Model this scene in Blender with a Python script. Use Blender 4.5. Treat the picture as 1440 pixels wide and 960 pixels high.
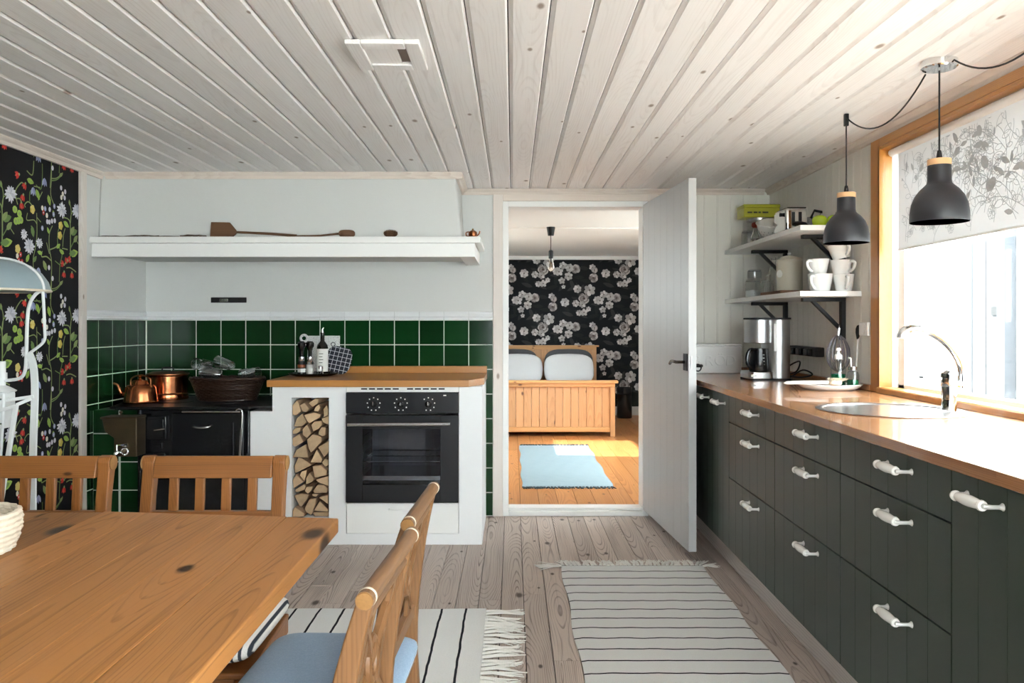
import bpy, bmesh, math, random
from mathutils import Vector, Matrix
random.seed(7)
for o in list(bpy.data.objects): bpy.data.objects.remove(o)
S = bpy.context.scene
COL = S.collection
PI = math.pi
def R(a): return math.radians(a)
# ------------------------------------------------------------------ measures
F, VX, VY, H = 1117.0, 721.0, 455.0, 1.181          # focal length in pixels (1440 wide), vanishing point, eye height
XL, XR, YB, ZC = -2.257, 1.579, 4.885, 2.006         # kitchen walls and ceiling
YR = -1.9                                            # wall behind the camera
BX0, BX1, BY0, BY1, BZ0, BZ1 = -1.05, 1.75, 5.025, 10.0, 0.03, 2.03   # bedroom
def PX(px, Y): return (px - VX) * Y / F
def PZ(py, Y): return H - (py - VY) * Y / F
# ------------------------------------------------------------------ camera
cam = bpy.data.cameras.new('camera'); cam.sensor_width = 36; cam.lens = F / 1440 * 36
cam.shift_x = -1 / 1440; cam.shift_y = -25 / 1440; cam.clip_start = 0.02
co = bpy.data.objects.new('camera', cam); COL.objects.link(co)
co.location = (0, 0, H); co.rotation_euler = (PI / 2, 0, 0); S.camera = co
# ------------------------------------------------------------------ sky, sun, exposure
S.view_settings.view_transform = 'Standard'; S.view_settings.look = 'None'
S.view_settings.gamma = 1; S.view_settings.use_curve_mapping = False
S.view_settings.exposure = 2.2
w = bpy.data.worlds.new('sky'); S.world = w; w.use_nodes = True
bg = w.node_tree.nodes['Background']; bg.inputs[0].default_value = (0.90, 0.955, 1.0, 1); bg.inputs[1].default_value = 5.0
sun = bpy.data.lights.new('sun', 'SUN'); sun.energy = 4.5; sun.angle = R(0.6); sun.color = (1, 0.94, 0.84)
so = bpy.data.objects.new('sun', sun); COL.objects.link(so)
so.rotation_euler = Vector((0.76, -0.06, -0.60)).to_track_quat('-Z', 'Y').to_euler()
so.location = (-6, 6, 6)
# ------------------------------------------------------------------ mesh helpers
class MB:
    def __init__(s): s.v = []; s.f = []
    def add(s, vs, fs):
        n = len(s.v); s.v += [tuple(v) for v in vs]; s.f += [tuple(i + n for i in f) for f in fs]; return s
    def box(s, x0, x1, y0, y1, z0, z1):
        return s.add([(x0,y0,z0),(x1,y0,z0),(x1,y1,z0),(x0,y1,z0),(x0,y0,z1),(x1,y0,z1),(x1,y1,z1),(x0,y1,z1)],
                     [(0,3,2,1),(4,5,6,7),(0,1,5,4),(1,2,6,5),(2,3,7,6),(3,0,4,7)])
    def bar(s, p0, p1, w, t, up=(0,0,1)):
        p0, p1, up = Vector(p0), Vector(p1), Vector(up); d = (p1 - p0).normalized()
        a = d.cross(up).normalized() * w / 2; b = a.cross(d).normalized() * t / 2
        vs = [p + i * a + j * b for p in (p0, p1) for i, j in ((-1,-1),(1,-1),(1,1),(-1,1))]
        return s.add(vs, [(0,3,2,1),(4,5,6,7),(0,1,5,4),(1,2,6,5),(2,3,7,6),(3,0,4,7)])
    def tube(s, pts, r, n=10, caps=True, closed=False):
        pts = [Vector(p) for p in pts]; m = len(pts); rs = r if isinstance(r, (list, tuple)) else [r] * m
        vs, fs = [], []; prev = None
        for i, p in enumerate(pts):
            if closed: t = pts[(i+1) % m] - pts[i-1]
            else: t = pts[min(i+1, m-1)] - pts[max(i-1, 0)]
            t.normalize()
            if prev is None:
                q = Vector((0,0,1)) if abs(t.z) < .9 else Vector((1,0,0)); a = t.cross(q).normalized()
            else: a = (prev - t * prev.dot(t)).normalized()
            prev = a; b = t.cross(a)
            for k in range(n):
                an = 2 * PI * k / n; vs.append(p + (a * math.cos(an) + b * math.sin(an)) * rs[i])
        for i in range(m if closed else m - 1):
            j = (i + 1) % m
            for k in range(n): fs.append((i*n+k, i*n+(k+1) % n, j*n+(k+1) % n, j*n+k))
        if caps and not closed: fs.append(tuple(range(n))[::-1]); fs.append(tuple(range((m-1)*n, m*n)))
        return s.add(vs, fs)
    def lathe(s, prof, o=(0,0,0), n=24, ax=(0,0,1), sx=1, sy=1):
        o = Vector(o); q = Vector((0,0,1)).rotation_difference(Vector(ax).normalized())
        vs, fs = [], []
        for r, z in prof:
            for k in range(n):
                an = 2 * PI * k / n; vs.append(o + q @ Vector((r * math.cos(an) * sx, r * math.sin(an) * sy, z)))
        m = len(prof)
        for i in range(m - 1):
            for k in range(n): fs.append((i*n+k, i*n+(k+1) % n, (i+1)*n+(k+1) % n, (i+1)*n+k))
        if prof[0][0] > 1e-4: fs.append(tuple(range(n))[::-1])
        if prof[-1][0] > 1e-4: fs.append(tuple(range((m-1)*n, m*n)))
        return s.add(vs, fs)
    def prism(s, poly, fn, w0, w1):
        n = len(poly); vs = [fn(u, v, w0) for u, v in poly] + [fn(u, v, w1) for u, v in poly]
        fs = [tuple(range(n))[::-1], tuple(range(n, 2*n))] + [(i, (i+1) % n, n+(i+1) % n, n+i) for i in range(n)]
        return s.add(vs, fs)
    def cushion(s, c, sx, sy, sz, e=.35, n=20, pinch=0.0, rot=None):
        # rounded pillow: half sizes sx sy sz
        c = Vector(c); vs, fs = [], []; nu, nv = n * 2, n
        def p(x, e): return math.copysign(abs(x) ** e, x)
        for j in range(nv + 1):
            ph = -PI/2 + PI * j / nv
            for i in range(nu):
                th = 2 * PI * i / nu
                x = p(math.cos(ph), .55) * p(math.cos(th), e); y = p(math.cos(ph), .55) * p(math.sin(th), e); z = p(math.sin(ph), .8)
                k = 1 - pinch * (1 - abs(math.sin(2*th)) ** 1.0) * abs(math.cos(ph))
                v = Vector((x * sx * k, y * sy * k, z * sz))
                if rot: v = rot @ v
                vs.append(c + v)
        for j in range(nv):
            for i in range(nu): fs.append((j*nu+i, j*nu+(i+1) % nu, (j+1)*nu+(i+1) % nu, (j+1)*nu+i))
        return s.add(vs, fs)
def spline(P, k=6):
    P = [Vector(p) for p in P]; out = []
    for i in range(len(P) - 1):
        a, b, c, d = P[max(i-1,0)], P[i], P[i+1], P[min(i+2, len(P)-1)]
        for j in range(k):
            t = j / k
            out.append(0.5 * ((2*b) + (c - a)*t + (2*a - 5*b + 4*c - d)*t*t + (3*b - a - 3*c + d)*t**3))
    out.append(P[-1]); return out
def wpos(o):
    v = Vector((0,0,0))
    while o is not None: v += o.location; o = o.parent
    return v
def obj(name, mb, mat, parent=None, bevel=0, seg=2, smooth=True, ang=35, loc=None, weld=False):
    """one mesh object; world coordinates in mb are made local to parent (or to the mesh's own base)"""
    if parent is not None: base = wpos(parent)
    elif loc is not None: base = Vector(loc)
    else:
        xs, ys, zs = zip(*mb.v); base = Vector(((min(xs)+max(xs))/2, (min(ys)+max(ys))/2, min(zs)))
    me = bpy.data.meshes.new(name)
    me.from_pydata([Vector(v) - base for v in mb.v], [], mb.f)
    bm = bmesh.new(); bm.from_mesh(me)
    if weld: bmesh.ops.remove_doubles(bm, verts=bm.verts, dist=1e-5)
    bmesh.ops.recalc_face_normals(bm, faces=bm.faces); bm.to_mesh(me); bm.free()
    if smooth:
        me.polygons.foreach_set('use_smooth', [True] * len(me.polygons)); me.set_sharp_from_angle(angle=R(ang))
    me.materials.append(mat)
    o = bpy.data.objects.new(name, me); COL.objects.link(o)
    if parent is not None: o.parent = parent
    else: o.location = base
    if bevel:
        m = o.modifiers.new('bevel', 'BEVEL'); m.width = bevel; m.segments = seg; m.limit_method = 'ANGLE'; m.angle_limit = R(40)
        m.harden_normals = False
    return o
def tag(o, label, cat, group=None):
    o['label'] = label; o['category'] = cat
    if group: o['group'] = group
    return o
def thing(name, label, cat, loc, group=None):
    o = bpy.data.objects.new(name, None); COL.objects.link(o); o.location = loc; o.empty_display_size = .05
    return tag(o, label, cat, group)
def struct(o): o['kind'] = 'structure'; return o
def copy_tree(o, parent=None):
    c = o.copy(); COL.objects.link(c); c.parent = parent
    for ch in [x for x in bpy.data.objects if x.parent == o]: copy_tree(ch, c)
    return c
def inst(name, me_obj, parent, loc, rot=None, scale=None):
    o = bpy.data.objects.new(name, me_obj.data); COL.objects.link(o); o.parent = parent
    o.location = Vector(loc) - wpos(parent)
    if rot: o.rotation_euler = rot
    if scale: o.scale = scale
    for m in me_obj.modifiers:
        n = o.modifiers.new(m.name, m.type); n.width = m.width; n.segments = m.segments; n.limit_method = m.limit_method; n.angle_limit = m.angle_limit
    return o
# ------------------------------------------------------------------ materials
def srgb(h):
    if isinstance(h, str):
        h = h.lstrip('#'); c = [int(h[i:i+2], 16) / 255 for i in (0, 2, 4)]
    else: c = h
    return tuple(((x / 12.92) if x <= .04045 else ((x + .055) / 1.055) ** 2.4) for x in c) + (1,)
class NT:
    def __init__(s, name):
        s.m = bpy.data.materials.new(name); s.m.use_nodes = True; s.t = s.m.node_tree; s.b = s.t.nodes['Principled BSDF']
    def n(s, typ, **kw):
        x = s.t.nodes.new(typ)
        for k, v in kw.items():
            if k[0] == 'i' and k[1:].isdigit():
                i = x.inputs[int(k[1:])]
                if hasattr(v, 'is_output') or isinstance(v, bpy.types.NodeSocket): s.t.links.new(v, i)
                else: i.default_value = v
            else: setattr(x, k, v)
        return x
    def L(s, a, b): s.t.links.new(a, b)
    def math(s, op, a, b=0.0, c=0.0, clamp=False):
        x = s.n('ShaderNodeMath', operation=op, i0=a, i1=b, i2=c); x.use_clamp = clamp; return x.outputs[0]
    def mix(s, f, a, b, mode='MIX'):
        x = s.n('ShaderNodeMix', data_type='RGBA', blend_type=mode)
        for i, v in ((0, f), (6, a), (7, b)):
            if isinstance(v, bpy.types.NodeSocket): s.L(v, x.inputs[i])
            else: x.inputs[i].default_value = v
        return x.outputs[2]
    def smooth(s, v, a, b, o0=0.0, o1=1.0):
        x = s.n('ShaderNodeMapRange', interpolation_type='SMOOTHSTEP', i0=v, i1=a, i2=b, i3=o0, i4=o1); return x.outputs[0]
def mat(name, col, rough=.5, metal=0., var=0., vscale=8., spec=.5, coat=0., bump=0., bscale=80., trans=0., ior=1.45, rnd=0.):
    t = NT(name); b = t.b; c = srgb(col)
    b.inputs['Base Color'].default_value = c; b.inputs['Roughness'].default_value = rough; b.inputs['Metallic'].default_value = metal
    b.inputs['Specular IOR Level'].default_value = spec; b.inputs['Coat Weight'].default_value = coat
    b.inputs['Transmission Weight'].default_value = trans; b.inputs['IOR'].default_value = ior
    tc = t.n('ShaderNodeTexCoord')
    if var or rnd:
        nz = t.n('ShaderNodeTexNoise', i2=vscale, i3=4.0); t.L(tc.outputs['Object'], nz.inputs[0])
        f = t.math('MULTIPLY', t.math('SUBTRACT', nz.outputs[0], .5), var * 2)
        if rnd:
            oi = t.n('ShaderNodeObjectInfo'); f = t.math('ADD', f, t.math('MULTIPLY', t.math('SUBTRACT', oi.outputs['Random'], .5), rnd * 2))
        hs = t.n('ShaderNodeHueSaturation'); hs.inputs['Color'].default_value = c; t.L(t.math('ADD', f, 1.0), hs.inputs['Value'])
        t.L(hs.outputs[0], b.inputs['Base Color'])
    if bump:
        nz = t.n('ShaderNodeTexNoise', i2=bscale, i3=3.0); t.L(tc.outputs['Object'], nz.inputs[0])
        bp = t.n('ShaderNodeBump', i0=bump, i1=.01); t.L(nz.outputs[0], bp.inputs['Height']); t.L(bp.outputs[0], b.inputs['Normal'])
    return t.m
def wood(name, light, dark, axis='Y', freq=130, ring=.5, knots=.5, rough=.45, knotcol=None, streak=.25, rnd=.12, coat=0., kscale=5.0, thin=.25, spec=.5, mott=.0, stave=0., kr=1.0):
    """plain-sawn timber: rings of a slightly tilted trunk cut by the board, plus streaks and knots; grain along axis"""
    t = NT(name); b = t.b
    tc = t.n('ShaderNodeTexCoord'); oi = t.n('ShaderNodeObjectInfo'); rv = oi.outputs['Random']
    sp = t.n('ShaderNodeSeparateXYZ'); t.L(tc.outputs['Object'], sp.inputs[0])
    g, c, d = {'Y': (1, 0, 2), 'X': (0, 1, 2), 'Z': (2, 0, 1)}[axis]
    G, C, D = sp.outputs[g], sp.outputs[c], sp.outputs[d]
    G = t.math('ADD', G, t.math('MULTIPLY', rv, 37.0))
    CD = t.math('ADD', C, D)
    def cv(a, x, y, z):
        k = t.n('ShaderNodeCombineXYZ', i0=t.math('MULTIPLY', CD, x), i1=t.math('MULTIPLY', G, y), i2=t.math('MULTIPLY', D, z)); return k.outputs[0]
    n1 = t.n('ShaderNodeTexNoise', i0=cv(0, 0, .75, 0), i2=1.0, i3=1.0)
    n2 = t.n('ShaderNodeTexNoise', i0=cv(0, 9, 2.2, 9), i2=1.0, i3=2.0)
    off = t.math('MULTIPLY', t.math('SUBTRACT', t.math('FRACT', t.math('MULTIPLY', rv, 7.31)), .5), .12)
    cc = t.math('ADD', t.math('ADD', CD, off), t.math('MULTIPLY', t.math('SUBTRACT', n2.outputs[0], .5), .03))
    dd = t.math('ADD', t.math('MULTIPLY', t.math('SUBTRACT', n1.outputs[0], .35), .22), .01)
    r = t.math('SQRT', t.math('ADD', t.math('MULTIPLY', cc, cc), t.math('MULTIPLY', dd, dd)))
    fr = t.math('FRACT', t.math('MULTIPLY', r, freq))
    rg = t.math('MULTIPLY', t.smooth(fr, thin, .9), t.smooth(fr, 1.0, .93), clamp=True)
    st = t.n('ShaderNodeTexNoise', i0=cv(0, 160, 2.5, 160), i2=1.0, i3=2.0)
    msk = t.n('ShaderNodeTexNoise', i0=cv(0, 14, 1.1, 14), i2=1.0, i3=2.0)
    f = t.math('MULTIPLY', rg, t.math('MULTIPLY', t.smooth(msk.outputs[0], .3, .7, .35, 1.25), ring))
    if mott: mo = t.n('ShaderNodeTexNoise', i0=cv(0, 26, 1.6, 26), i2=1.0, i3=3.0); f = t.math('ADD', f, t.math('MULTIPLY', t.math('SUBTRACT', mo.outputs[0], .5), mott * 2))
    f = t.math('ADD', f, t.math('MULTIPLY', t.math('SUBTRACT', st.outputs[0], .5), streak * 2), clamp=True)
    col = t.mix(f, srgb(light), srgb(dark))
    if knots:
        vo = t.n('ShaderNodeTexVoronoi', feature='F1', voronoi_dimensions='2D'); vo.inputs['Scale'].default_value = kscale
        t.L(cv(0, 1.6, .8, 0), vo.inputs['Vector'])
        sc = t.n('ShaderNodeSeparateColor'); t.L(vo.outputs['Color'], sc.inputs[0])
        gate = t.math('GREATER_THAN', knots, sc.outputs[0])
        rad = t.math('MULTIPLY', kr, t.math('ADD', .03, t.math('MULTIPLY', sc.outputs[1], .05)))
        k = t.math('MULTIPLY', gate, t.smooth(t.math('DIVIDE', vo.outputs['Distance'], rad), 1.5, .5))
        col = t.mix(k, col, srgb(knotcol or dark))
    hs = t.n('ShaderNodeHueSaturation'); t.L(col, hs.inputs['Color'])
    vb_ = 1.0
    if stave:
        sx_ = t.math('FLOOR', t.math('DIVIDE', t.math('ADD', C, D), .042)); sy_ = t.math('FLOOR', t.math('ADD', t.math('DIVIDE', G, .36), t.math('MULTIPLY', sx_, .37)))
        wn = t.n('ShaderNodeTexWhiteNoise', noise_dimensions='2D'); cb_ = t.n('ShaderNodeCombineXYZ', i0=sx_, i1=sy_); t.L(cb_.outputs[0], wn.inputs['Vector'])
        vb_ = t.math('ADD', 1.0, t.math('MULTIPLY', t.math('SUBTRACT', wn.outputs[0], .5), stave * 2))
    t.L(t.math('ADD', vb_, t.math('MULTIPLY', t.math('SUBTRACT', t.math('FRACT', t.math('MULTIPLY', rv, 13.7)), .5), rnd * 2)), hs.inputs['Value'])
    t.L(hs.outputs[0], b.inputs['Base Color'])
    b.inputs['Roughness'].default_value = rough; b.inputs['Coat Weight'].default_value = coat; b.inputs['Specular IOR Level'].default_value = spec
    bp = t.n('ShaderNodeBump', i0=.12, i1=.004); t.L(f, bp.inputs['Height']); t.L(bp.outputs[0], b.inputs['Normal'])
    return t.m
def fabric(name, col, col2=None, scale=500, rough=.9, mixf=.5):
    t = NT(name); b = t.b; tc = t.n('ShaderNodeTexCoord')
    n1 = t.n('ShaderNodeTexNoise', i2=scale * .25, i3=3.0); t.L(tc.outputs['Object'], n1.inputs[0])
    wv = t.n('ShaderNodeTexWave', i1=scale * .3, i2=1.5); t.L(tc.outputs['Object'], wv.inputs[0])
    f = t.math('MULTIPLY', t.math('ADD', n1.outputs[0], wv.outputs[1]), .5)
    t.L(t.mix(f, srgb(col), srgb(col2 or col)), b.inputs['Base Color']); b.inputs['Roughness'].default_value = rough
    b.inputs['Specular IOR Level'].default_value = .15; b.inputs['Sheen Weight'].default_value = .2
    bp = t.n('ShaderNodeBump', i0=.3, i1=.002); t.L(f, bp.inputs['Height']); t.L(bp.outputs[0], b.inputs['Normal'])
    return t.m
def stripes(name, base, line, axis, pitch, width, off=0., rough=.95, soft=.0015, wob=.0):
    t = NT(name); b = t.b; tc = t.n('ShaderNodeTexCoord'); sp = t.n('ShaderNodeSeparateXYZ'); t.L(tc.outputs['Object'], sp.inputs[0])
    nz = t.n('ShaderNodeTexNoise', i2=9.0); t.L(tc.outputs['Object'], nz.inputs[0])
    u = t.math('ADD', sp.outputs['XYZ'.index(axis)], t.math('MULTIPLY', t.math('SUBTRACT', nz.outputs[0], .5), wob))
    d = t.math('ABSOLUTE', t.math('SUBTRACT', t.math('FRACT', t.math('DIVIDE', t.math('ADD', u, off), pitch)), .5))
    k = t.smooth(t.math('MULTIPLY', d, pitch), width / 2 + soft, width / 2)
    n2 = t.n('ShaderNodeTexNoise', i2=260.0, i3=2.0); t.L(tc.outputs['Object'], n2.inputs[0])
    bc = t.mix(t.math('MULTIPLY', n2.outputs[0], .35), srgb(base), srgb(tuple(x * .82 for x in [int(base[i:i+2], 16)/255 for i in (1,3,5)])))
    t.L(t.mix(k, bc, srgb(line)), b.inputs['Base Color']); b.inputs['Roughness'].default_value = rough; b.inputs['Specular IOR Level'].default_value = .1
    bp = t.n('ShaderNodeBump', i0=.5, i1=.003); t.L(n2.outputs[0], bp.inputs['Height']); t.L(bp.outputs[0], b.inputs['Normal'])
    return t.m
def pane_mat(name, tint=(.96, .98, .97), refl=1.0):
    t = NT(name); t.t.nodes.remove(t.b); out = t.t.nodes['Material Output']
    tr = t.n('ShaderNodeBsdfTransparent'); tr.inputs[0].default_value = tint + (1,)
    gl = t.n('ShaderNodeBsdfGlossy'); gl.inputs['Roughness'].default_value = .02
    lw = t.n('ShaderNodeLayerWeight', i0=.5); sch = t.math('ADD', .04, t.math('MULTIPLY', .9, t.math('POWER', lw.outputs['Facing'], 5.0)))
    mx = t.n('ShaderNodeMixShader', i0=t.math('MULTIPLY', sch, refl * .5))
    t.L(tr.outputs[0], mx.inputs[1]); t.L(gl.outputs[0], mx.inputs[2]); t.L(mx.outputs[0], out.inputs[0]); return t.m
def vcol_mat(name, rough=.8, translucent=0):
    t = NT(name); at = t.n('ShaderNodeVertexColor', layer_name='print'); t.L(at.outputs[0], t.b.inputs['Base Color'])
    t.b.inputs['Roughness'].default_value = rough; t.b.inputs['Specular IOR Level'].default_value = .2; return t.m
M = dict(
 masonry=mat('white_limewash', '#eff0f1', .7, var=.012, vscale=3, bump=.1, bscale=25, spec=.2),
 plaster=mat('white_plaster', '#d6d7d5', .75, var=.015, vscale=3, bump=.08, bscale=30, spec=.2),
 boards=mat('white_painted_boards', '#ebe8df', .55, var=.012, vscale=4, spec=.3),
 white=mat('white_gloss_paint', '#f2f2f0', .35, var=.01, spec=.4),
 doorwhite=mat('white_door_paint_shaded', '#c4c4c4', .4, var=.01, spec=.4),  # white paint greyed, the shade on the door face put into the colour
 dark=mat('dark_gap', '#1a1815', .9),
 ceilwood=wood('whitewashed_ceiling_pine', '#f1eeed', '#bdb2ad', 'Y', 120, .16, .4, .5, '#998a80', .22, .04, kscale=2.6, thin=.5, mott=.2, kr=.62),
 ceiltrim=wood('whitewashed_trim_pine', '#e6dad0', '#cdbbae', 'Y', 150, .4, .0, .5, '#b09a8c', .2, .03),
 ceiltrimx=wood('whitewashed_trim_pine_across', '#e6dad0', '#cdbbae', 'X', 150, .4, .0, .5, '#b09a8c', .2, .03),
 casing=wood('whitewashed_casing_pine', '#e3dad3', '#c9bbb1', 'Z', 150, .4, .1, .5, '#a08d80', .2, .03),
 floor=wood('limed_floor_pine', '#c3b3a8', '#5c493f', 'Y', 150, .58, .5, .5, '#4a382e', .45, .14, kscale=3.4, thin=.6, mott=.35),
 plinth=wood('limed_plinth_pine', '#d8d0ca', '#aca199', 'Y', 110, .5, .2, .5, '#877a70', .3, .05),
 pinefloor=wood('honey_floor_pine', '#cf9058', '#a4602c', 'Y', 90, .5, .4, .3, '#6a3a1b', .3, .12, coat=.3),
 bedpine=wood('honey_bed_pine', '#d3a373', '#b07c4a', 'Z', 110, .4, .5, .4, '#5a3218', .25, .07, kscale=3.5),
 bedpinex=wood('honey_bed_pine_across', '#d9a56c', '#bd824a', 'X', 90, .4, .2, .4, '#7b4d2a', .2, .05),
 table=wood('oiled_table_pine', '#a5713f', '#63390f', 'Y', 140, .42, .5, .45, '#35200d', .55, .2, coat=.0, kscale=2.4, thin=.62, mott=.55, spec=.3),
 chair=wood('brown_stained_chair_wood', '#8e5a2c', '#5b3012', 'Z', 160, .35, .25, .4, '#4a2810', .35, .1, mott=.3),
 chairx=wood('brown_stained_chair_wood_across', '#8e5a2c', '#5b3012', 'X', 160, .35, .25, .4, '#4a2810', .35, .1, mott=.3),
 rattan=wood('worn_brown_chair_wood', '#856040', '#4f3419', 'Y', 160, .35, .15, .45, '#452a12', .4, .06, mott=.35),
 rattanz=wood('worn_brown_chair_wood_upright', '#7f5835', '#4c3017', 'Z', 160, .35, .15, .45, '#452a12', .4, .06, mott=.35),
 rodend=mat('sawn_rod_end', '#8f6739', .7, var=.2, vscale=300),
 oak=wood('oiled_oak_worktop', '#a8744a', '#744928', 'Y', 220, .3, .0, .26, None, .35, .03, coat=.35, mott=.15, stave=.14),
 oakx=wood('oiled_oak_worktop_across', '#c28748', '#955c28', 'X', 200, .35, .0, .3, None, .3, .06, coat=.2),
 winwood=wood('varnished_window_pine', '#bd7f38', '#95581f', 'Z', 160, .4, .1, .35, '#6b3c14', .25, .04, coat=.3),
 winwoody=wood('varnished_window_pine_along', '#c48a45', '#9a5f26', 'Y', 160, .4, .1, .35, '#6b3c14', .25, .04, coat=.3),
 green=mat('bottle_green_front', '#374239', .38, var=.02, vscale=5, spec=.4),
 carcass=mat('dark_cabinet_carcass', '#20231f', .7),
 tile=mat('glazed_green_tile', '#11371a', .11, var=.22, vscale=7, spec=.32, coat=.0, bump=.05, bscale=10, rnd=.25),
 grout=mat('pale_grout', '#e2e8dc', .9), tilematt=mat('dull_green_tile', '#0f2a16', .6, spec=.2),
 trimtile=mat('white_glazed_trim_tile', '#e6e8ea', .12, spec=.6, rnd=.02),
 iron=mat('black_cast_iron', '#17181c', .22, .1, var=.15, vscale=14, spec=.6, bump=.1, bscale=60),
 irontop=mat('black_stove_plate', '#1b1a1c', .4, .2, var=.25, vscale=9, bump=.05, bscale=40),
 bronze=mat('aged_bronze', '#5a4d3a', .42, .7, var=.3, vscale=12),
 steel=mat('brushed_steel', '#c9c9c9', .25, 1.0),
 chrome=mat('polished_chrome', '#e3e5e6', .06, 1.0),
 copper=mat('hammered_copper', '#c27a52', .2, 1.0, var=.12, vscale=20, bump=.08, bscale=25),
 copperd=mat('dull_copper', '#8f5a3c', .3, 1.0, var=.2, vscale=20),
 ovenblack=mat('black_oven_enamel', '#232427', .22, spec=.5),
 black=mat('matt_black', '#1c1c1e', .5, spec=.4),
 blackgloss=mat('gloss_black_plastic', '#141416', .25, spec=.5),
 lampblack=mat('matt_charcoal_metal', '#2b2c30', .42, spec=.5),
 lampwood=mat('pale_turned_wood', '#dcae80', .5, var=.08, vscale=40),
 porcelain=mat('white_porcelain', '#f0efe9', .15, spec=.6, coat=.3),
 ceramic=mat('white_glazed_ceramic', '#eeeeec', .2, spec=.5),
 enamel=mat('chipped_white_enamel', '#e5e2da', .35, var=.05, vscale=60),
 cream=mat('grey_cream_enamel', '#c9c3b2', .3, spec=.5),
 grate=mat('dark_wicker', '#34231b', .35, var=.3, vscale=60),
 jute=mat('bleached_wicker', '#d8ccb9', .8, var=.15, vscale=80),
 glass=mat('clear_glass', '#ffffff', .02, trans=1.0, ior=1.45),
 pane=pane_mat('window_pane'),
 soap=mat('green_dish_soap', '#16865a', .08, trans=.2, ior=1.36), brushed=mat('satin_steel', '#bdbdbe', .36, 1.0), whiskwire=mat('grey_wire', '#8f8c92', .4, .6), stem=mat('pale_metal', '#d9d9d6', .3, .4), thinglass=None,
 bluefab=fabric('blue_denim_weave', '#6787a8', '#a9bfd4', 900),
 palefab=fabric('pale_blue_cotton', '#c4d6e0', '#e6eef2', 700),
 whitefab=fabric('white_cotton', '#eef0f2', '#dfe3e8', 600),
 greyfab=fabric('charcoal_linen', '#4c4e52', '#5e6064', 600),
 ticking=stripes('striped_ticking', '#e6e4de', '#3a3d45', 'X', .017, .005, .0),
 rug_a=stripes('white_rag_rug_stripes_across', '#ebebea', '#23242a', 'Y', .1, .0075, .021, wob=.012),
 rug_b=stripes('white_rag_rug_stripes_along', '#ececea', '#23242a', 'X', .1, .0075, .05, wob=.01),
 rug_c=stripes('pale_blue_rag_rug', '#a9bdc6', '#8ba3ae', 'Y', .031, .008, .0, wob=.02),
 fringe=fabric('white_fringe_cotton', '#eeece6', '#dcd8d0', 300),
 darkfringe=fabric('dark_blue_fringe', '#27343c', '#3d4c55', 300),
 paper=mat('black_floral_wallpaper_ground', '#1a1a1e', .7, var=.03, spec=.2),
 paper2=mat('charcoal_rose_wallpaper_ground', '#181b20', .7, var=.15, vscale=3, spec=.2),
 printm=vcol_mat('wallpaper_print'),
 log=wood('split_birch_log', '#b9997a', '#8a6a4c', 'Y', 260, .35, .0, .8, None, .4, .22),
 logend=mat('sawn_log_end', '#c8ab88', .85, var=.22, vscale=45, rnd=.18),
 bark=mat('grey_brown_bark', '#5a4a3c', .9, var=.3, vscale=40, bump=.5, bscale=40),
 brownwood=wood('dark_brown_utensil_wood', '#6b4a30', '#4a301c', 'X', 200, .4, .0, .6, None, .4, .1),
 cone=mat('brown_pine_cone', '#5a3d26', .8, var=.3, vscale=60),
 yellow=mat('lime_yellow_tin', '#b3b12e', .35, var=.06, vscale=20),
 apple=mat('green_apple_skin', '#b4cc2e', .25, var=.12, vscale=14, coat=.2),
 red=mat('dull_red_rubber', '#8c3524', .5),
 enamelgrey=mat('blue_grey_lamp_enamel', '#8fa0a6', .35, var=.1, vscale=12),
 lampwhite=mat('old_white_lamp_paint', '#dfe2e2', .4, var=.06, vscale=15),
 pewter=mat('dark_pewter', '#6e6a63', .25, 1.0), brass=mat('worn_brass', '#8c7248', .3, 1.0),
 extwhite=mat('white_exterior_boards', '#c6c9cd', .7, var=.05, vscale=6),
 extgrey=mat('grey_weathered_board', '#4c4f54', .8, var=.15, vscale=9),
 ground=mat('pale_gravel', '#c9c6bd', .95, var=.15, vscale=30),
 added_roof_slab=mat('added_roof_grey', '#6a6a6a', .9),
 blind=None, salt=mat('white_salt', '#efefec', .9), amber=mat('amber_pepper', '#8c4a22', .4),
 ink=mat('dark_print_ink', '#22221f', .7), paperlabel=mat('white_paper_label', '#e9e9e4', .7),
)
t = NT('white_blind_fabric'); t.b.inputs['Base Color'].default_value = srgb('#f4f5f5'); t.b.inputs['Roughness'].default_value = .9
tl = t.n('ShaderNodeBsdfTranslucent'); tl.inputs[0].default_value = srgb('#f6f7f8'); mx = t.n('ShaderNodeMixShader', i0=.16)
t.L(t.b.outputs[0], mx.inputs[1]); t.L(tl.outputs[0], mx.inputs[2]); t.L(mx.outputs[0], t.t.nodes['Material Output'].inputs[0]); M['blind'] = t.m
M['blindprint'] = mat('grey_blind_print', '#c6c9cb', .9, spec=.1)
M['thinglass'] = pane_mat('thin_clear_glass', (.93, .95, .95), 2.6)
M['crystal'] = pane_mat('crystal_glass', (.9, .93, .93), 9.0)
# ================================================================== the setting
def sbox(name, m, *b, parent=None, bevel=0):
    o = obj(name, MB().box(*b), M[m], parent, bevel, smooth=False)
    if parent is None: struct(o)
    return o
def multi(name, m, boxes, parent=None, bevel=0):
    mb = MB()
    for b in boxes: mb.box(*b)
    o = obj(name, mb, M[m], parent, bevel, smooth=False)
    if parent is None: struct(o)
    return o
sbox('ground', 'ground', -14, 16, -14, 22, -.35, -.14)
floor = sbox('floor', 'dark', XL - .1, XR + .12, YR - .1, 5.02, -.1, -.014)
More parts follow.
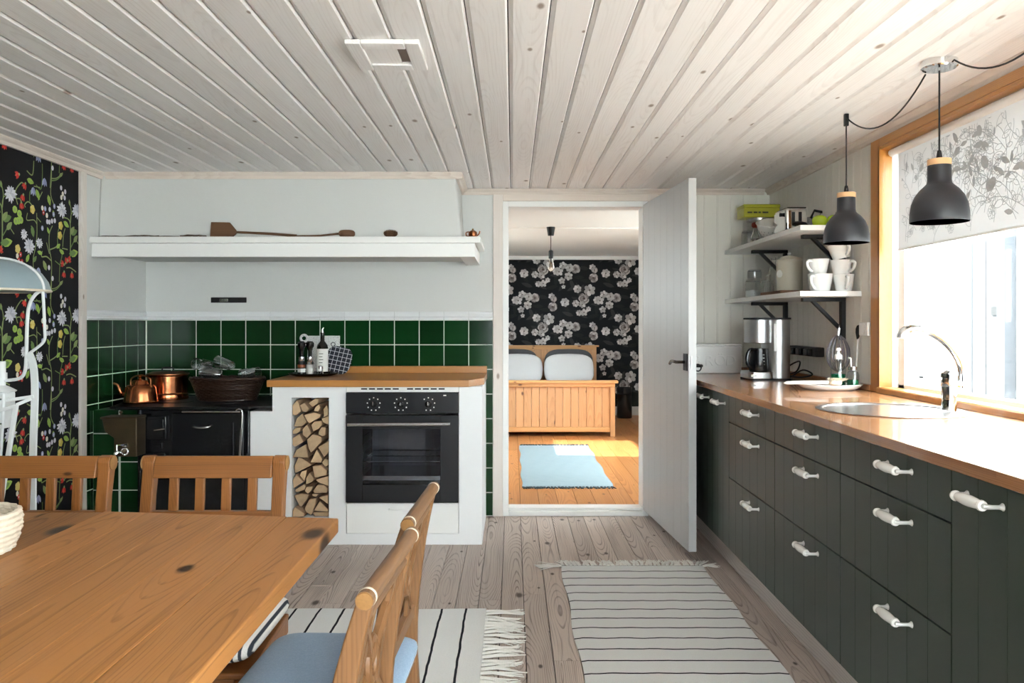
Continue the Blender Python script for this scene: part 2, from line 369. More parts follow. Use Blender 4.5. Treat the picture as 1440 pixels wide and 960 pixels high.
# floor planks run away from the camera
random.seed(3)
x = XL; pw = .096; k = 0
while x < XR - .01:
    x1 = min(x + pw, XR); y = YR - random.random() * 1.6
    while y < YB:
        y1 = y + random.choice((2.3, 2.9, 3.4))
        if YB - y1 < .5: y1 = YB
        a, b = max(y, YR), min(y1, YB)
        if b > YR + .05: obj('plank', MB().box(x + .0013, x1 - .0013, a + .0006, b - .0006, -.014, random.uniform(-.0006, .0006)), M['floor'], floor, .0012, 1, smooth=False, loc=None)
        y = y1
    x = x1
# give every plank its own origin so that the grain differs
def recenter(o):
    me = o.data; c = Vector(((min(v.co.x for v in me.vertices) + max(v.co.x for v in me.vertices)) / 2,
                             (min(v.co.y for v in me.vertices) + max(v.co.y for v in me.vertices)) / 2,
                             (min(v.co.z for v in me.vertices) + max(v.co.z for v in me.vertices)) / 2))
    me.transform(Matrix.Translation(-c)); o.location = o.location + c
for o in floor.children: recenter(o)
ceil = sbox('ceiling', 'dark', XL - .1, XR + .12, YR - .1, 5.02, ZC + .014, ZC + .05)
def board(name, x0, x1, y0, y1, z, m, parent, d=.014, ch=.007):
    # ceiling board, chamfered on both long lower edges, wide bead on the left one
    poly = [(x0 + .0015, z + d), (x0 + .0015, z + .007), (x0 + .012, z + .0015), (x0 + .014, z), (x1 - ch, z), (x1 - .0015, z + ch), (x1 - .0015, z + d)]
    o = obj(name, MB().prism(poly, lambda u, v, w_: (u, w_, v), y0, y1), M[m], parent, smooth=False); recenter(o); return o
xj = -.0131 - .1127 * 20
while xj < XR:
    a, b = max(xj, XL), min(xj + .1127, XR)
    if b - a > .02:
        if b < -.30 : board('ceiling_board', a, b, YR, 4.345, ZC, 'ceilwood', ceil)
        elif a < -.31: board('ceiling_board', a, b, YR, 4.345, ZC, 'ceilwood', ceil); board('ceiling_board', max(a, -.31), b, 4.3465, YB, ZC, 'ceilwood', ceil)
        else: board('ceiling_board', a, b, YR, YB, ZC, 'ceilwood', ceil)
    xj += .1127
struct(obj('added_roof_slab', MB().box(XL - .12, XR + .15, YR - .14, 5.03, 2.10, 2.2).box(BX0 - .12, BX1 + .13, 5.03, BY1 + .12, 2.10, 2.2), M['added_roof_slab'], smooth=False))  # unseen slab added above both rooms to stop light leaking in
# ceiling hatch
hx0, hx1, hy0, hy1 = PX(489, 2.35), PX(592, 2.35), 2.30, 2.545
h = thing('ceiling_hatch', 'small whitewashed ventilation hatch frame on the board ceiling', 'hatch', ((hx0 + hx1) / 2, (hy0 + hy1) / 2, ZC - .02))
zh = ZC - .0005
for b in ((hx0, hx0 + .045, hy0, hy1), (hx1 - .045, hx1, hy0, hy1)): obj('frame_strip', MB().box(*b, zh - .014, zh), M['ceilwood'], h, .003)
for b in ((hx0 + .045, hx1 - .045, hy0, hy0 + .05), (hx0 + .045, hx1 - .045, hy1 - .05, hy1)): obj('frame_strip', MB().box(*b, zh - .014, zh), M['ceilwood'], h, .003)
obj('slide_panel', MB().box(hx0 + .045, hx1 - .075, hy0 + .05, hy1 - .05, zh - .008, zh), M['ceilwood'], h, .002)
obj('slot_shade', MB().box(hx1 - .075, hx1 - .045, hy0 + .05, hy1 - .05, zh - .002, zh), mat('shadowed_slot', '#857a72', .8), h)  # flat strip, the shade inside the slot put into its brown colour
# cornice strips
def cornice(name, p0, p1, inward, m):
    # p0->p1 along the wall at ceiling height, quarter moulding .036 deep, .034 high
    p0, p1, n = Vector(p0), Vector(p1), Vector(inward)
    prof = [(0, 0), (.036, 0), (.036, -.006), (.030, -.012), (.020, -.020), (.014, -.034), (0, -.034)]
    mb = MB(); k = len(prof); vs = []
    for p in (p0, p1):
        for a, b in prof: vs.append(p + n * a + Vector((0, 0, b)))
    mb.add(vs, [tuple(range(k)), tuple(range(k, 2*k))] + [(i, (i+1) % k, k + (i+1) % k, k + i) for i in range(k)])
    return struct(obj(name, mb, M[m], smooth=False))
zc = ZC - .0005
cornice('trim_1', (XL, YR, zc), (XL, 4.35, zc), (1, 0, 0), 'ceiltrim')
cornice('trim_2', (XL + .036, 4.346, zc), (-.275, 4.346, zc), (0, -1, 0), 'ceiltrimx')
cornice('trim_3', (-.311, 4.346, zc), (-.311, YB - .036, zc), (1, 0, 0), 'ceiltrim')
cornice('trim_4', (-.311, YB, zc), (XR - .036, YB, zc), (0, -1, 0), 'ceiltrimx')
cornice('trim_5', (XR, YR, zc), (XR, YB, zc), (-1, 0, 0), 'ceiltrim')
# ---- kitchen walls
wl = sbox('wall_left', 'paper', XL - .1, XL, YR, 4.15, 0, 2.06)
wss = sbox('wall_stove_side', 'plaster', XL - .1, XL, 4.15, 5.025, 0, 2.06)
sbox('trim_6', 'casing', XL, XL + .016, 4.126, 4.182, 0, 1.972, bevel=.003)
sbox('baseboard_left', 'plinth', XL, XL + .015, YR, 4.126, 0, .1, bevel=.003)
wb = multi('wall_back', 'plaster', [(XL - .1, -.061, YB, 5.025, 0, 2.06), (-.061, .83, YB, 5.025, 1.933, 2.06)])
wbr = sbox('wall_back_right', 'boards', .83, BX1 + .1, YB + .012, 5.025, 0, 2.06)
wr = multi('wall_right', 'boards', [(XR + .012, XR + .13, 3.39, 5.025, 0, 2.06), (XR, XR + .13, .45, 3.39, 0, .86), (XR, XR + .13, .45, 3.39, 1.934, 2.06), (XR, XR + .13, -.1, .45, 0, 2.06), (XR, XR + .13, YR, -1.7, 0, 2.06), (XR, XR + .13, -1.7, -.1, 0, .86), (XR, XR + .13, -1.7, -.1, 1.934, 2.06)])
def wboard(parent, a, b, fn, z0, z1, d=.012, ch=.0016):
    poly = [(a + .0003, 0), (a + .0003, d - ch), (a + ch, d), (b - .009, d), (b - .008, d - .0012), (b - .0065, d - .0012), (b - .0055, d), (b - ch, d), (b - .0003, d - ch), (b - .0003, 0)]
    o = obj('wall_board', MB().prism(poly, fn, z0, z1), M['boards'], parent, smooth=False); recenter(o)
y = YB
while y > 3.392:
    wboard(wr, max(y - .08, 3.392), y, lambda u, v, z: (XR + .012 - v, u, z), .0, ZC)
    y -= .08
x = XR
while x > .892:
    wboard(wbr, max(x - .08, .89), x, lambda u, v, z: (u, YB + .012 - v, z), .0, ZC)
    x -= .08
multi('wall_rear', 'paper', [(XL - .1, -.25, YR - .12, YR, 0, 2.06), (-.25, XR + .13, YR - .12, YR, 0, .2), (-.25, XR + .13, YR - .12, YR, 1.95, 2.06), (1.5, XR + .13, YR - .12, YR, .2, 1.95)])  # unseen wall, given black paper to keep the tile reflections dark
def plain_window(name, fn, a0, a1, z0, z1):
    # fn maps (along, depth, z) to world
    e = bpy.data.objects.new(name, None); COL.objects.link(e); e.location = fn((a0 + a1) / 2, .06, z0); struct(e)
    def bx(mb, a, b, d0, d1, za, zb):
        p, q_ = fn(a, d0, za), fn(b, d1, zb); mb.box(min(p[0], q_[0]), max(p[0], q_[0]), min(p[1], q_[1]), max(p[1], q_[1]), za, zb)
    mb = MB(); am = (a0 + a1) / 2
    for a, b, za, zb in ((a0, a0 + .05, z0, z1), (a1 - .05, a1, z0, z1), (am - .025, am + .025, z0, z1), (a0, a1, z0, z0 + .05), (a0, a1, z1 - .05, z1)): bx(mb, a, b, .04, .09, za, zb)
    obj('window_frame', mb, M['white'], e, smooth=False)
    mb = MB(); bx(mb, a0 + .05, a1 - .05, .062, .066, z0 + .05, z1 - .05); obj('pane', mb, M['pane'], e, smooth=False)
plain_window('added_window_2', lambda a, d, z: (a, YR - d, z), -.25, 1.5, .2, 1.95)  # unseen window, added behind the camera to bring in more daylight
plain_window('added_window_3', lambda a, d, z: (XR + d, a, z), -1.7, -.1, .86, 1.934)  # second unseen window, added on the right to brighten the kitchen
# ---- chimney breast with flared right side
mb = MB(); zt, zb = ZC + .01, 1.560
mb.add([(XL, 4.345, zt), (-.315, 4.345, zt), (-.315, YB, zt), (XL, YB, zt), (XL, 4.315, zb), (-.272, 4.315, zb), (-.295, YB, zb), (XL, YB, zb)],
       [(0,1,2,3), (7,6,5,4), (0,4,5,1), (1,5,6,2), (2,6,7,3), (3,7,4,0)])
struct(obj('wall_chimney', mb, M['plaster'], bevel=.012, seg=3))
# ---- mantel shelf around its foot
ms = thing('mantel_shelf', 'long white painted mantel shelf around the chimney breast above the green tiles', 'shelf', ((XL - .18) / 2, 4.25, 1.539))
obj('fascia', MB().box(XL, -.203, 4.255, 4.285, 1.539, 1.612), M['white'], ms, .003)
obj('shelf_lip', MB().prism([(4.232, 1.612), (4.232, 1.630), (4.238, 1.646), (4.30, 1.646), (4.30, 1.612)], lambda u, v, w_: (w_, u, v), XL, -.174), M['white'], ms, .002)
obj('shelf_top', MB().box(-.272, -.174, 4.30, YB, 1.622, 1.646), M['white'], ms)
obj('shelf_top', MB().box(XL, -.272, 4.30, 4.318, 1.622, 1.646), M['white'], ms)
obj('end_return', MB().box(-.285, -.203, 4.285, YB, 1.539, 1.612), M['white'], ms, .002)
# ---- damper handle slot on the wall
dp = thing('damper_slide', 'flat black iron damper slide on the white wall above the tiles', 'damper', (PX(322, YB), YB - .012, PZ(426, YB)))
obj('slide_plate', MB().box(PX(297, YB), PX(347, YB), YB - .008, YB, PZ(425.5, YB), PZ(418, YB)), M['black'], dp, .003)
obj('slide_grip', MB().box(PX(310, YB), PX(322, YB), YB - .018, YB - .008, PZ(424, YB), PZ(420, YB)), M['steel'], dp, .002)
# ---- green tiles
TP, TZ, ZT = .1522, .1512, 1.203
sbox('tile_bed', 'grout', XL, -.1203, YB - .004, YB, 0, ZT, parent=wb)
sbox('tile_bed', 'grout', XL, XL + .004, 4.182, YB - .004, 0, ZT, parent=wss)
_tc = {}
def tile(parent, c, w_, h_, axis, m='tile'):
    key = (round(w_, 4), round(h_, 4), axis)
    if key not in _tc:
        a, b, d = w_ / 2 - .0026, h_ / 2 - .0026, (.0016 if axis == 'x' else .004)
        mb = MB()
        if axis == 'y': mb.box(-a, a, -d, 0, -b, b)
        elif axis == 'x': mb.box(0, d, -a, a, -b, b)
        else: mb.box(-a, a, -b, b, 0, d)
        o = obj('tile', mb, M[m], parent, .0008 if axis == 'x' else .0016, 2); o.data.transform(Matrix.Translation(wpos(parent))); o.location = Vector(c) - wpos(parent); _tc[key] = o; return o
    return inst('tile', _tc[key], parent, c)
for k in range(14):
    xa = -2.2485 + k * TP
    for r in range(8):
        if r < 4 or k >= 12:
            z1 = ZT - r * TZ; z0 = max(z1 - TZ, .002); xb = min(xa + TP, -.1208)
            tile(wb, ((xa + xb) / 2, YB - .004, (z0 + z1) / 2), xb - xa, z1 - z0, 'y')
ys = [YB - .011, 4.775, 4.623, 4.470, 4.318, 4.184]
for a, b in zip(ys[:-1], ys[1:]):
    for r in range(8):
        if r < 4 or b < 4.2:
            z1 = ZT - r * TZ; z0 = max(z1 - TZ, .002)
            tile(wss, (XL + .004, (a + b) / 2, (z0 + z1) / 2), a - b, z1 - z0, 'x')
# low tiled block left of the iron stove
tb = struct(obj('wall_tiled_block', MB().box(XL + .012, -1.99, 4.25, YB - .012, 0, .715), M['grout'], smooth=False))
for k in range(2):
    xa = XL + .012 + k * .1395
    for r in range(5):
        z0 = max(.745 - (r + 1) * TZ, .002); z1 = .722 if r == 0 else .745 - r * TZ
        tile(tb, (xa + .06975 , 4.25, (z0 + z1) / 2), .1395 if k == 0 else .126, z1 - z0, 'y')
    for j in range(4): tile(tb, (xa + .0665, 4.25 + .0775 + j * .155, .715), .133, .154, 'z', 'tilematt')
# white trim tiles along the top
prof = [(0, 0), (-.016, 0), (-.020, .006), (-.019, .014), (-.014, .019), (-.009, .021), (-.009, .028), (-.013, .034), (-.013, .046), (-.008, .052), (0, .052)]
def trimtile(parent, fn, a, b):
    o = obj('trim_tile', MB().prism(prof, fn, a + .0008, b - .0008), M['trimtile'], parent, ang=50); recenter(o)
for k in range(14): trimtile(wb, lambda u, v, w_: (w_, YB + u, ZT + v), -2.2485 + k * TP if k else XL + .0, min(-2.2485 + (k + 1) * TP, -.1205))
for a, b in zip(ys[:-1], ys[1:]): trimtile(wss, lambda u, v, w_: (XL - u, w_, ZT + v), b, a)
# ---- doorway: casing, white frame, threshold
multi('trim_7', 'casing', [(-.1203, -.061, YB - .018, YB, 0, 1.972), (.83, .889, YB - .018, YB + .012, 0, 1.972)], bevel=.003)
sbox('trim_8', 'ceiltrimx', -.061, .83, YB - .018, YB, 1.933, 1.972, bevel=.003)
multi('door_frame', 'white', [(-.061, -.026, YB - .010, 5.03, .0, 1.933), (.797, .83, YB - .010, 5.03, .0, 1.933), (-.026, .797, YB - .010, 5.03, 1.898, 1.933)], bevel=.002)
multi('threshold', 'white', [(-.026, .797, YB - .012, 5.03, 0, .030), (-.026, .797, YB + .02, 5.0, .030, .046)], bevel=.003)
# ---- door leaf, swung open into the kitchen
hp, fp = Vector((.800, 4.868, 0)), Vector((.8776, 3.963, 0)); dv = (fp - hp); dl = dv.length; dv.normalize(); nv = Vector((-dv.y, dv.x, 0)); 
if nv.x < 0: nv = -nv
door = bpy.data.objects.new('door_1', None); COL.objects.link(door); door.location = (hp.x, hp.y, .043); struct(door)
nb = 7
for k in range(nb):
    a = hp + dv * (dl * k / nb + .0004); b = hp + dv * (dl * (k + 1) / nb - .0004)
    mb = MB(); q = nv * .040
    vs = [p + o_ + Vector((0, 0, z)) for z in (.043, 1.908) for p, o_ in ((a, nv*0), (b, nv*0), (b, q), (a, q))]
    mb.add(vs, [(0,3,2,1),(4,5,6,7),(0,1,5,4),(1,2,6,5),(2,3,7,6),(3,0,4,7)])
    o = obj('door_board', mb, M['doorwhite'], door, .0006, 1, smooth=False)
zk = PZ(509, 4.0); c = hp + dv * (dl - .052)
def dpt(s, n, z): return hp + dv * s + nv * n + Vector((0, 0, z))
mb = MB(); vs = [dpt(s, n, z) for z in (zk - .043, zk + .043) for s, n in ((dl - .075, -.006), (dl - .012, -.006), (dl - .012, 0), (dl - .075, 0))]
mb.add(vs, [(0,3,2,1),(4,5,6,7),(0,1,5,4),(1,2,6,5),(2,3,7,6),(3,0,4,7)])
obj('lock_plate', mb, M['black'], door, .002)
hd = obj('lever_handle', MB().tube(spline([dpt(dl - .05, 0, zk), dpt(dl - .05, -.045, zk), dpt(dl - .065, -.055, zk + .002), dpt(dl - .11, -.055, zk + .002), dpt(dl - .15, -.052, zk - .012)]), .008, 10), M['pewter'], door)
hd['label'] = 'dark metal lever handle'
obj('latch_plate', MB().bar(dpt(dl + .0008, .012, zk - .03), dpt(dl + .0008, .012, zk + .03), .014, .002, up=nv), M['steel'], door)
obj('lever_handle', MB().tube(spline([dpt(dl - .05, .04, zk - .02), dpt(dl - .05, .075, zk - .02), dpt(dl - .06, .085, zk - .02), dpt(dl - .12, .085, zk - .022)]), .008, 10), M['black'], door)
mb = MB().tube([dpt(dl - .03, .058 + .016 * math.cos(t_), zk - .028 + .017 * math.sin(t_)) for t_ in [2*PI*i/16 for i in range(16)]], .0035, 8, closed=True)
obj('pull_ring', mb, M['black'], door)
# ---- kitchen window
w1 = bpy.data.objects.new('window_1', None); COL.objects.link(w1); w1.location = (XR, 1.9, .888); struct(w1)
WY0, WY1 = .52, 3.377
obj('casing', MB().box(1.558, XR, WY1, WY1 + .082, .888, 1.968), M['winwood'], w1, .002)
obj('casing', MB().box(1.558, XR, WY0 - .082, WY0, .888, 1.968), M['winwood'], w1, .002)
obj('casing', MB().box(1.558, XR, WY0, WY1, 1.934, 1.9685), M['winwoody'], w1, .002)
obj('lining', MB().box(1.558, 1.612, WY1 - .001, WY1 + .012, .888, 1.934), M['winwood'], w1)
obj('lining', MB().box(1.562, 1.612, WY0, WY1, 1.920, 1.9335), M['winwoody'], w1)
obj('window_sill', MB().prism([(1.545, .888), (1.545, .908), (1.551, .913), (1.615, .913), (1.615, .888)], lambda u, v, w_: (u, w_, v), WY0, WY1 - .001), M['winwoody'], w1, .001)
mb = MB()
for b in ((WY1 - .05, WY1 + .012, .9, 1.934), (WY0, WY0 + .05, .9, 1.934), (WY0, WY1, .9, .925), (WY0, WY1, 1.88, 1.934), (1.62, 1.66, .9, 1.934)): mb.box(1.64, 1.70, *b)
mb.box(1.612, 1.70, WY1 - .004, WY1 + .012, .9, 1.934)
obj('window_frame', mb, M['white'], w1, .003)
obj('pane', MB().box(1.668, 1.673, WY0 + .05, 1.62, .925, 1.88), M['pane'], w1, smooth=False)
obj('pane', MB().box(1.668, 1.673, 1.66, WY1 - .05, .925, 1.88), M['pane'], w1, smooth=False)
# ---- bedroom shell
fb = sbox('floor_bedroom', 'dark', BX0 - .1, BX1 + .1, 5.022, BY1 + .1, -.1, BZ0 - .014)
x = BX0; k = 0; random.seed(5)
while x < BX1 - .01:
    x1 = min(x + .122, BX1); y = 5.03
    while y < BY1:
        y1 = min(y + random.choice((2.2, 2.9, 3.6)), BY1)
        if BY1 - y1 < .4: y1 = BY1
        o = obj('plank', MB().box(x + .0008, x1 - .0008, y, y1 - .001, BZ0 - .014, BZ0), M['pinefloor'], fb, .0015, 1, smooth=False); recenter(o); y = y1
    x = x1
sbox('ceiling_bedroom', 'white', BX0 - .1, BX1 + .1, 5.025, BY1 + .1, BZ1, BZ1 + .05)
yj = (BZ1 - H) * F / (455 - 320.5)
sbox('trim_9', 'white', BX0, BX1, yj - .02, yj + .02, BZ1 - .006, BZ1, bevel=.002)
sbox('trim_10', 'white', BX0, BX1, BY1 - .03, BY1, BZ1 - .045, BZ1, bevel=.006)
wbf = sbox('wall_bedroom_far', 'paper2', BX0 - .1, BX1 + .1, BY1, BY1 + .1, 0, 2.08)
sbox('baseboard_bedroom', 'white', BX0, BX1, BY1 - .016, BY1, BZ0, BZ0 + .11, bevel=.003)
def wall_hole(name, x0, x1, y0, y1, z0, z1, ye0=5.025, ye1=BY1):
    multi(name, 'plaster', [(x0, x1, ye0, y0, 0, 2.08), (x0, x1, y1, ye1, 0, 2.08), (x0, x1, y0, y1, 0, z0), (x0, x1, y0, y1, z1, 2.08)])
wall_hole('wall_bedroom_left', BX0 - .1, BX0, 7.0, 8.05, 1.15, 1.9)
wall_hole('wall_bedroom_right', BX1, BX1 + .1, 5.6, 7.2, .75, 1.92)
for n_, xx, y0, y1, za in (('added_window_4', BX0 - .06, 7.0, 8.05, 1.15), ('window_5', BX1 + .04, 5.6, 7.2, .75)):  # left one unseen, added so that the sun patch reaches the floor
    e = bpy.data.objects.new(n_, None); COL.objects.link(e); e.location = (xx, (y0 + y1) / 2, za); struct(e)
    mb = MB()
    for b in ((y0, y0 + .05, za, 1.9), (y1 - .05, y1, za, 1.9), (y0, y1, za, za + .05), (y0, y1, 1.85, 1.9)): mb.box(xx - .025, xx + .025, *b)
    obj('window_frame', mb, M['white'], e, smooth=False)
    obj('pane', MB().box(xx - .003, xx + .003, y0 + .05, y1 - .05, za + .05, 1.85), M['pane'], e, smooth=False)
# ---- white boarded outbuilding seen through the window
ob = struct(obj('wall_outbuilding', MB().box(4.03, 4.3, -3, 15, -.14, 2.9), M['extgrey'], smooth=False))
random.seed(11); y = -3
while y < 15:
    wd = random.choice((.2, .24, .3)); o = obj('cladding_board', MB().box(4.0 - random.choice((0, 0, .025)), 4.03, y + .006, min(y + wd - .006, 15), -.1, 2.9), M['extwhite'], ob, .004, 1, smooth=False); recenter(o); y += wd
gt = thing('garden_gate', 'grey weathered board gate in the white boarded wall outside the window', 'gate', (3.94, 6.75, -.14))
for k in range(3): obj('gate_board', MB().box(3.94, 3.965, 6.42 + k * .2, 6.61 + k * .2, -.1, 1.9), M['extgrey'], gt, .004, 1, smooth=False)
obj('gate_rail', MB().box(3.965, 3.995, 6.42, 7.01, .55, .65), M['extwhite'], gt); obj('gate_rail', MB().box(3.965, 3.995, 6.42, 7.01, 1.5, 1.6), M['extwhite'], gt)
obj('gate_post', MB().box(3.9, 3.99, 6.30, 6.40, -.14, 2.2), M['extgrey'], gt); obj('gate_latch', MB().box(3.925, 3.94, 6.44, 6.52, 1.25, 1.32), M['black'], gt)
# ================================================================== printed patterns (flat colour shapes lying on the paper or cloth)
class PR:
    def __init__(s): s.v = []; s.f = []; s.c = []
    def poly(s, pts, col):
        n = len(s.v); s.v += pts; s.f.append(tuple(range(n, n + len(pts)))); s.c.append(col)
    def ell(s, cx, cy, a, b, ang, col, n=9):
        ca, sa = math.cos(ang), math.sin(ang); s.poly([(cx + a*math.cos(t)*ca - b*math.sin(t)*sa, cy + a*math.cos(t)*sa + b*math.sin(t)*ca) for t in [2*PI*i/n for i in range(n)]], col)
    def leaf(s, x, y, L, W, ang, col):
        ca, sa = math.cos(ang), math.sin(ang)
        s.poly([(x + u*ca - v*sa, y + u*sa + v*ca) for u, v in ((0,0),(.25*L,-.42*W),(.55*L,-.5*W),(.85*L,-.25*W),(L,0),(.85*L,.25*W),(.55*L,.5*W),(.25*L,.42*W))], col)
    def line(s, pts, w, col, k=5):
        P = [(p.x, p.y) for p in spline([(a, b, 0) for a, b in pts], k)] if len(pts) > 2 else pts
        for i in range(len(P) - 1):
            (x0, y0), (x1, y1) = P[i], P[i+1]; d = math.hypot(x1-x0, y1-y0) or 1; nx, ny = -(y1-y0)/d*w/2, (x1-x0)/d*w/2
            s.poly([(x0+nx, y0+ny), (x1+nx, y1+ny), (x1-nx, y1-ny), (x0-nx, y0-ny)], col)
    def mesh(s, name, fn, mat, clip=None, layers=True):
        me = bpy.data.meshes.new(name); vs = []; m = max(1, len(s.f))
        dep = {}
        for i, f in enumerate(s.f):
            for j in f: dep[j] = .0002 + .0006 * i / m
        me.from_pydata([fn(x, y, dep[k]) for k, (x, y) in enumerate(s.v)], [], s.f)
        at = me.color_attributes.new('print', 'FLOAT_COLOR', 'CORNER'); li = 0
        for f, c in zip(s.f, s.c):
            for _ in f: at.data[li].color = c; li += 1
        if clip:
            bm = bmesh.new(); bm.from_mesh(me)
            for co_, no in clip:
                bmesh.ops.bisect_plane(bm, geom=bm.verts[:] + bm.edges[:] + bm.faces[:], plane_co=co_, plane_no=no, clear_outer=True)
            bm.to_mesh(me); bm.free()
        me.materials.append(mat); return me
# ---- kitchen wallpaper: wild flowers on black; drawn in wall metres u = depth, v = height
def wp(cx, cy):
    px, py = cx / 5.05, 230 + cy / 5.05; Y = -XL * F / (VX - px); return (Y, PZ(py, Y))
random.seed(21)
pr = PR(); G1, G2, G3 = srgb('#8fa06a'), srgb('#6f8a52'), srgb('#9dbb5a'); WH, RD, YE, BL, GR = srgb('#d3d3dc'), srgb('#c23a34'), srgb('#cdb85a'), srgb('#a9b0cf'), srgb('#8a8a96')
Uc = .0054 / 5.05   # one drawing unit in metres, roughly
def U(n): return n * .00092
for st in ([(10,640),(15,500),(15,380),(20,250),(60,215)], [(300,0),(300,100),(290,180),(255,150)], [(365,-20),(365,110),(360,220),(385,295)], [(365,120),(400,115),(430,90)],
           [(240,-20),(230,80),(190,50)], [(240,770),(235,680),(250,600),(262,500),(260,350)], [(262,430),(240,400),(190,400),(195,350)], [(260,380),(290,415)],
           [(355,960),(365,800),(365,690),(350,600),(350,500),(372,440)], [(365,690),(330,660),(295,660),(300,620)], [(355,610),(400,590),(410,560)], [(350,640),(330,560)],
           [(420,840),(425,720),(440,640),(410,570),(412,480),(430,440)], [(445,590),(450,510),(462,460)], [(495,690),(500,600),(500,480),(490,400),(440,380)],
           [(500,420),(505,340),(495,280)], [(500,600),(540,520)], [(365,890),(400,880),(430,850),(445,830)], [(125,290),(115,250),(110,190),(150,135),(170,150)],
           [(110,250),(140,250),(155,290)], [(180,310),(175,290),(200,270),(230,300)], [(210,270),(212,200),(235,190)], [(300,200),(270,260)], [(240,500),(220,440)], [(470,740),(500,740),(540,770)],
           [(285,170),(240,160)], [(100,500),(60,440)], [(440,600),(480,610)], [(20,360),(50,390)], [(390,690),(425,720)]):
    pr.line([wp(*p) for p in st], random.uniform(.0045, .0062), random.choice((G1, G2, G1)))
for x, y, L, a in ((15,400,75,20),(10,570,85,15),(45,470,60,45),(190,110,60,-10),(500,500,60,50),(490,640,70,10),(455,640,50,160),(185,700,50,60),(255,180,60,-60),(340,220,60,-70),(225,440,60,-75),
                   (450,410,60,-25),(300,640,45,170),(400,600,45,35),(375,330,40,-70),(350,500,40,120),(420,860,40,30),(330,760,60,120),(495,300,35,100),(235,700,45,50)):
    u, v = wp(x, y); pr.leaf(u, v, U(L), U(L) * .5, R(a), random.choice((G1, G3, G2))); pr.line([(u, v), (u + U(L)*.9*math.cos(R(a)), v + U(L)*.9*math.sin(R(a)))], .0012, G2)
for x, y in ((105,325),(137,355),(130,405),(112,408),(148,400)):
    u, v = wp(x, y); pr.ell(u, v, U(19), U(19), 0, G3); pr.ell(u, v, U(8), U(8), 0, G1)
for x, y, r in ((75,210,48),(440,325,48),(208,585,48),(170,500,30),(280,565,32)):
    u, v = wp(x, y); n = 13
    for k in range(n):
        a = 2*PI*k/n + random.uniform(-.1, .1); pr.leaf(u, v, U(r) * random.uniform(.85, 1.1) * (1 if math.sin(a) < .3 else .9), U(r) * .38, a, random.choice((WH, WH, srgb('#bfc0cc'), srgb('#e4e4ea'))))
    for k in range(6): a = 2*PI*k/6; pr.line([(u, v), (u + U(r)*.6*math.cos(a), v + U(r)*.6*math.sin(a))], .001, GR)
for x, y, a in ((180,160,-120),(165,240,-110),(150,295,-80),(135,95,-160),(455,785,-100),(510,790,-90),(465,725,60),(480,705,20),(455,735,170)):
    u, v = wp(x, y)
    for d in (-28, 0, 28): pr.leaf(u, v + U(14), U(36), U(17), R(a + d), RD if d else srgb('#d9534a'))
    pr.ell(u, v + U(14), U(7), U(7), 0, G1)
for x, y in ((230,325),(430,440),(425,510),(125,605)):
    u, v = wp(x, y)
    for k in range(5): pr.ell(u + U(10)*math.cos(k*1.257), v + U(12)*math.sin(k*1.257), U(12), U(12), 0, random.choice((YE, srgb('#d9c878'))))
for x, y in ((300,315),(320,320),(352,325),(308,348),(332,368),(380,360),(335,412),(350,415),(368,408),(388,405),(300,458),(385,303),(433,172),(462,200),(445,215),(435,240),(458,243),(145,645),(122,655),(133,685),(155,695),(372,815),(347,738)):
    u, v = wp(x, y); pr.ell(u, v, U(11), U(14), 0, random.choice((WH, WH, BL, RD, srgb('#e8e4d0')))); pr.ell(u, v, U(4), U(5), 0, WH)
for x, y in ((235,200),(315,135),(272,770)):
    u, v = wp(x, y)
    for d in (-25, 0, 25): pr.leaf(u, v + U(25), U(48), U(18), R(-90 + d), random.choice((BL, srgb('#8f96bd'))))
RU, RV = .541, .541
wpx = 0; nrep = 0
base_me = pr.mesh('wallpaper_print', lambda u, v, d: (XL + d, u, v), M['printm'])
for iu in range(-5, 2):
    for iv in range(-3, 2):
        du, dv_ = iu * RU, iv * RV
        me = base_me
        lo_u, hi_u, lo_v, hi_v = 3.49 + du, 4.16 + du, 1.24 + dv_, 2.05 + dv_
        if lo_u < .2 or lo_u > 4.12: continue
        cl = []
        if hi_u > 4.126: cl.append(((XL, 4.126 - du, 0), (0, 1, 0)))
        if hi_v > 1.972: cl.append(((XL, 0, 1.972 - dv_), (0, 0, 1)))
        if lo_v < .1: cl.append(((XL, 0, .1 - dv_), (0, 0, -1)))
        if cl: me = pr.mesh('wallpaper_print', lambda u, v, d: (XL + d, u, v), M['printm'], cl)
        o = bpy.data.objects.new('wallpaper_print', me); COL.objects.link(o); o.parent = wl; o.location = Vector((0, du, dv_)) - wpos(wl)
# ---- bedroom wallpaper: pale roses on charcoal
random.seed(33); pr = PR()
def g(v, wrm=.0): return srgb((min(1, v + wrm), v, v - wrm * .3))
def rose(cx, cy, r, warm=.02):
    for ring, n, k in ((1.0, 9, .62), (.72, 7, .55), (.45, 6, .5)):
        for i in range(n):
            a = 2*PI*i/n + random.random(); pr.ell(cx + r*ring*.6*math.cos(a), cy + r*ring*.6*math.sin(a), r*k*.62, r*k*.45, a + PI/2, g(random.uniform(.42, .78), warm), 8)
    pr.ell(cx, cy, r*.22, r*.2, 0, g(random.uniform(.3, .42), warm*2), 8)
def blossom(cx, cy, r, n=5):
    for i in range(n):
        a = 2*PI*i/n + .4; pr.ell(cx + r*.55*math.cos(a), cy + r*.55*math.sin(a), r*.55, r*.42, a, g(random.uniform(.6, .85), .01), 8)
    pr.ell(cx, cy, r*.2, r*.2, 0, g(.4, .03), 7)
def bx(cx, cy): return ((710 + cx/6.4 - VX) * 10 / F, H - (350 + cy/6.4 - VY) * 10 / F)
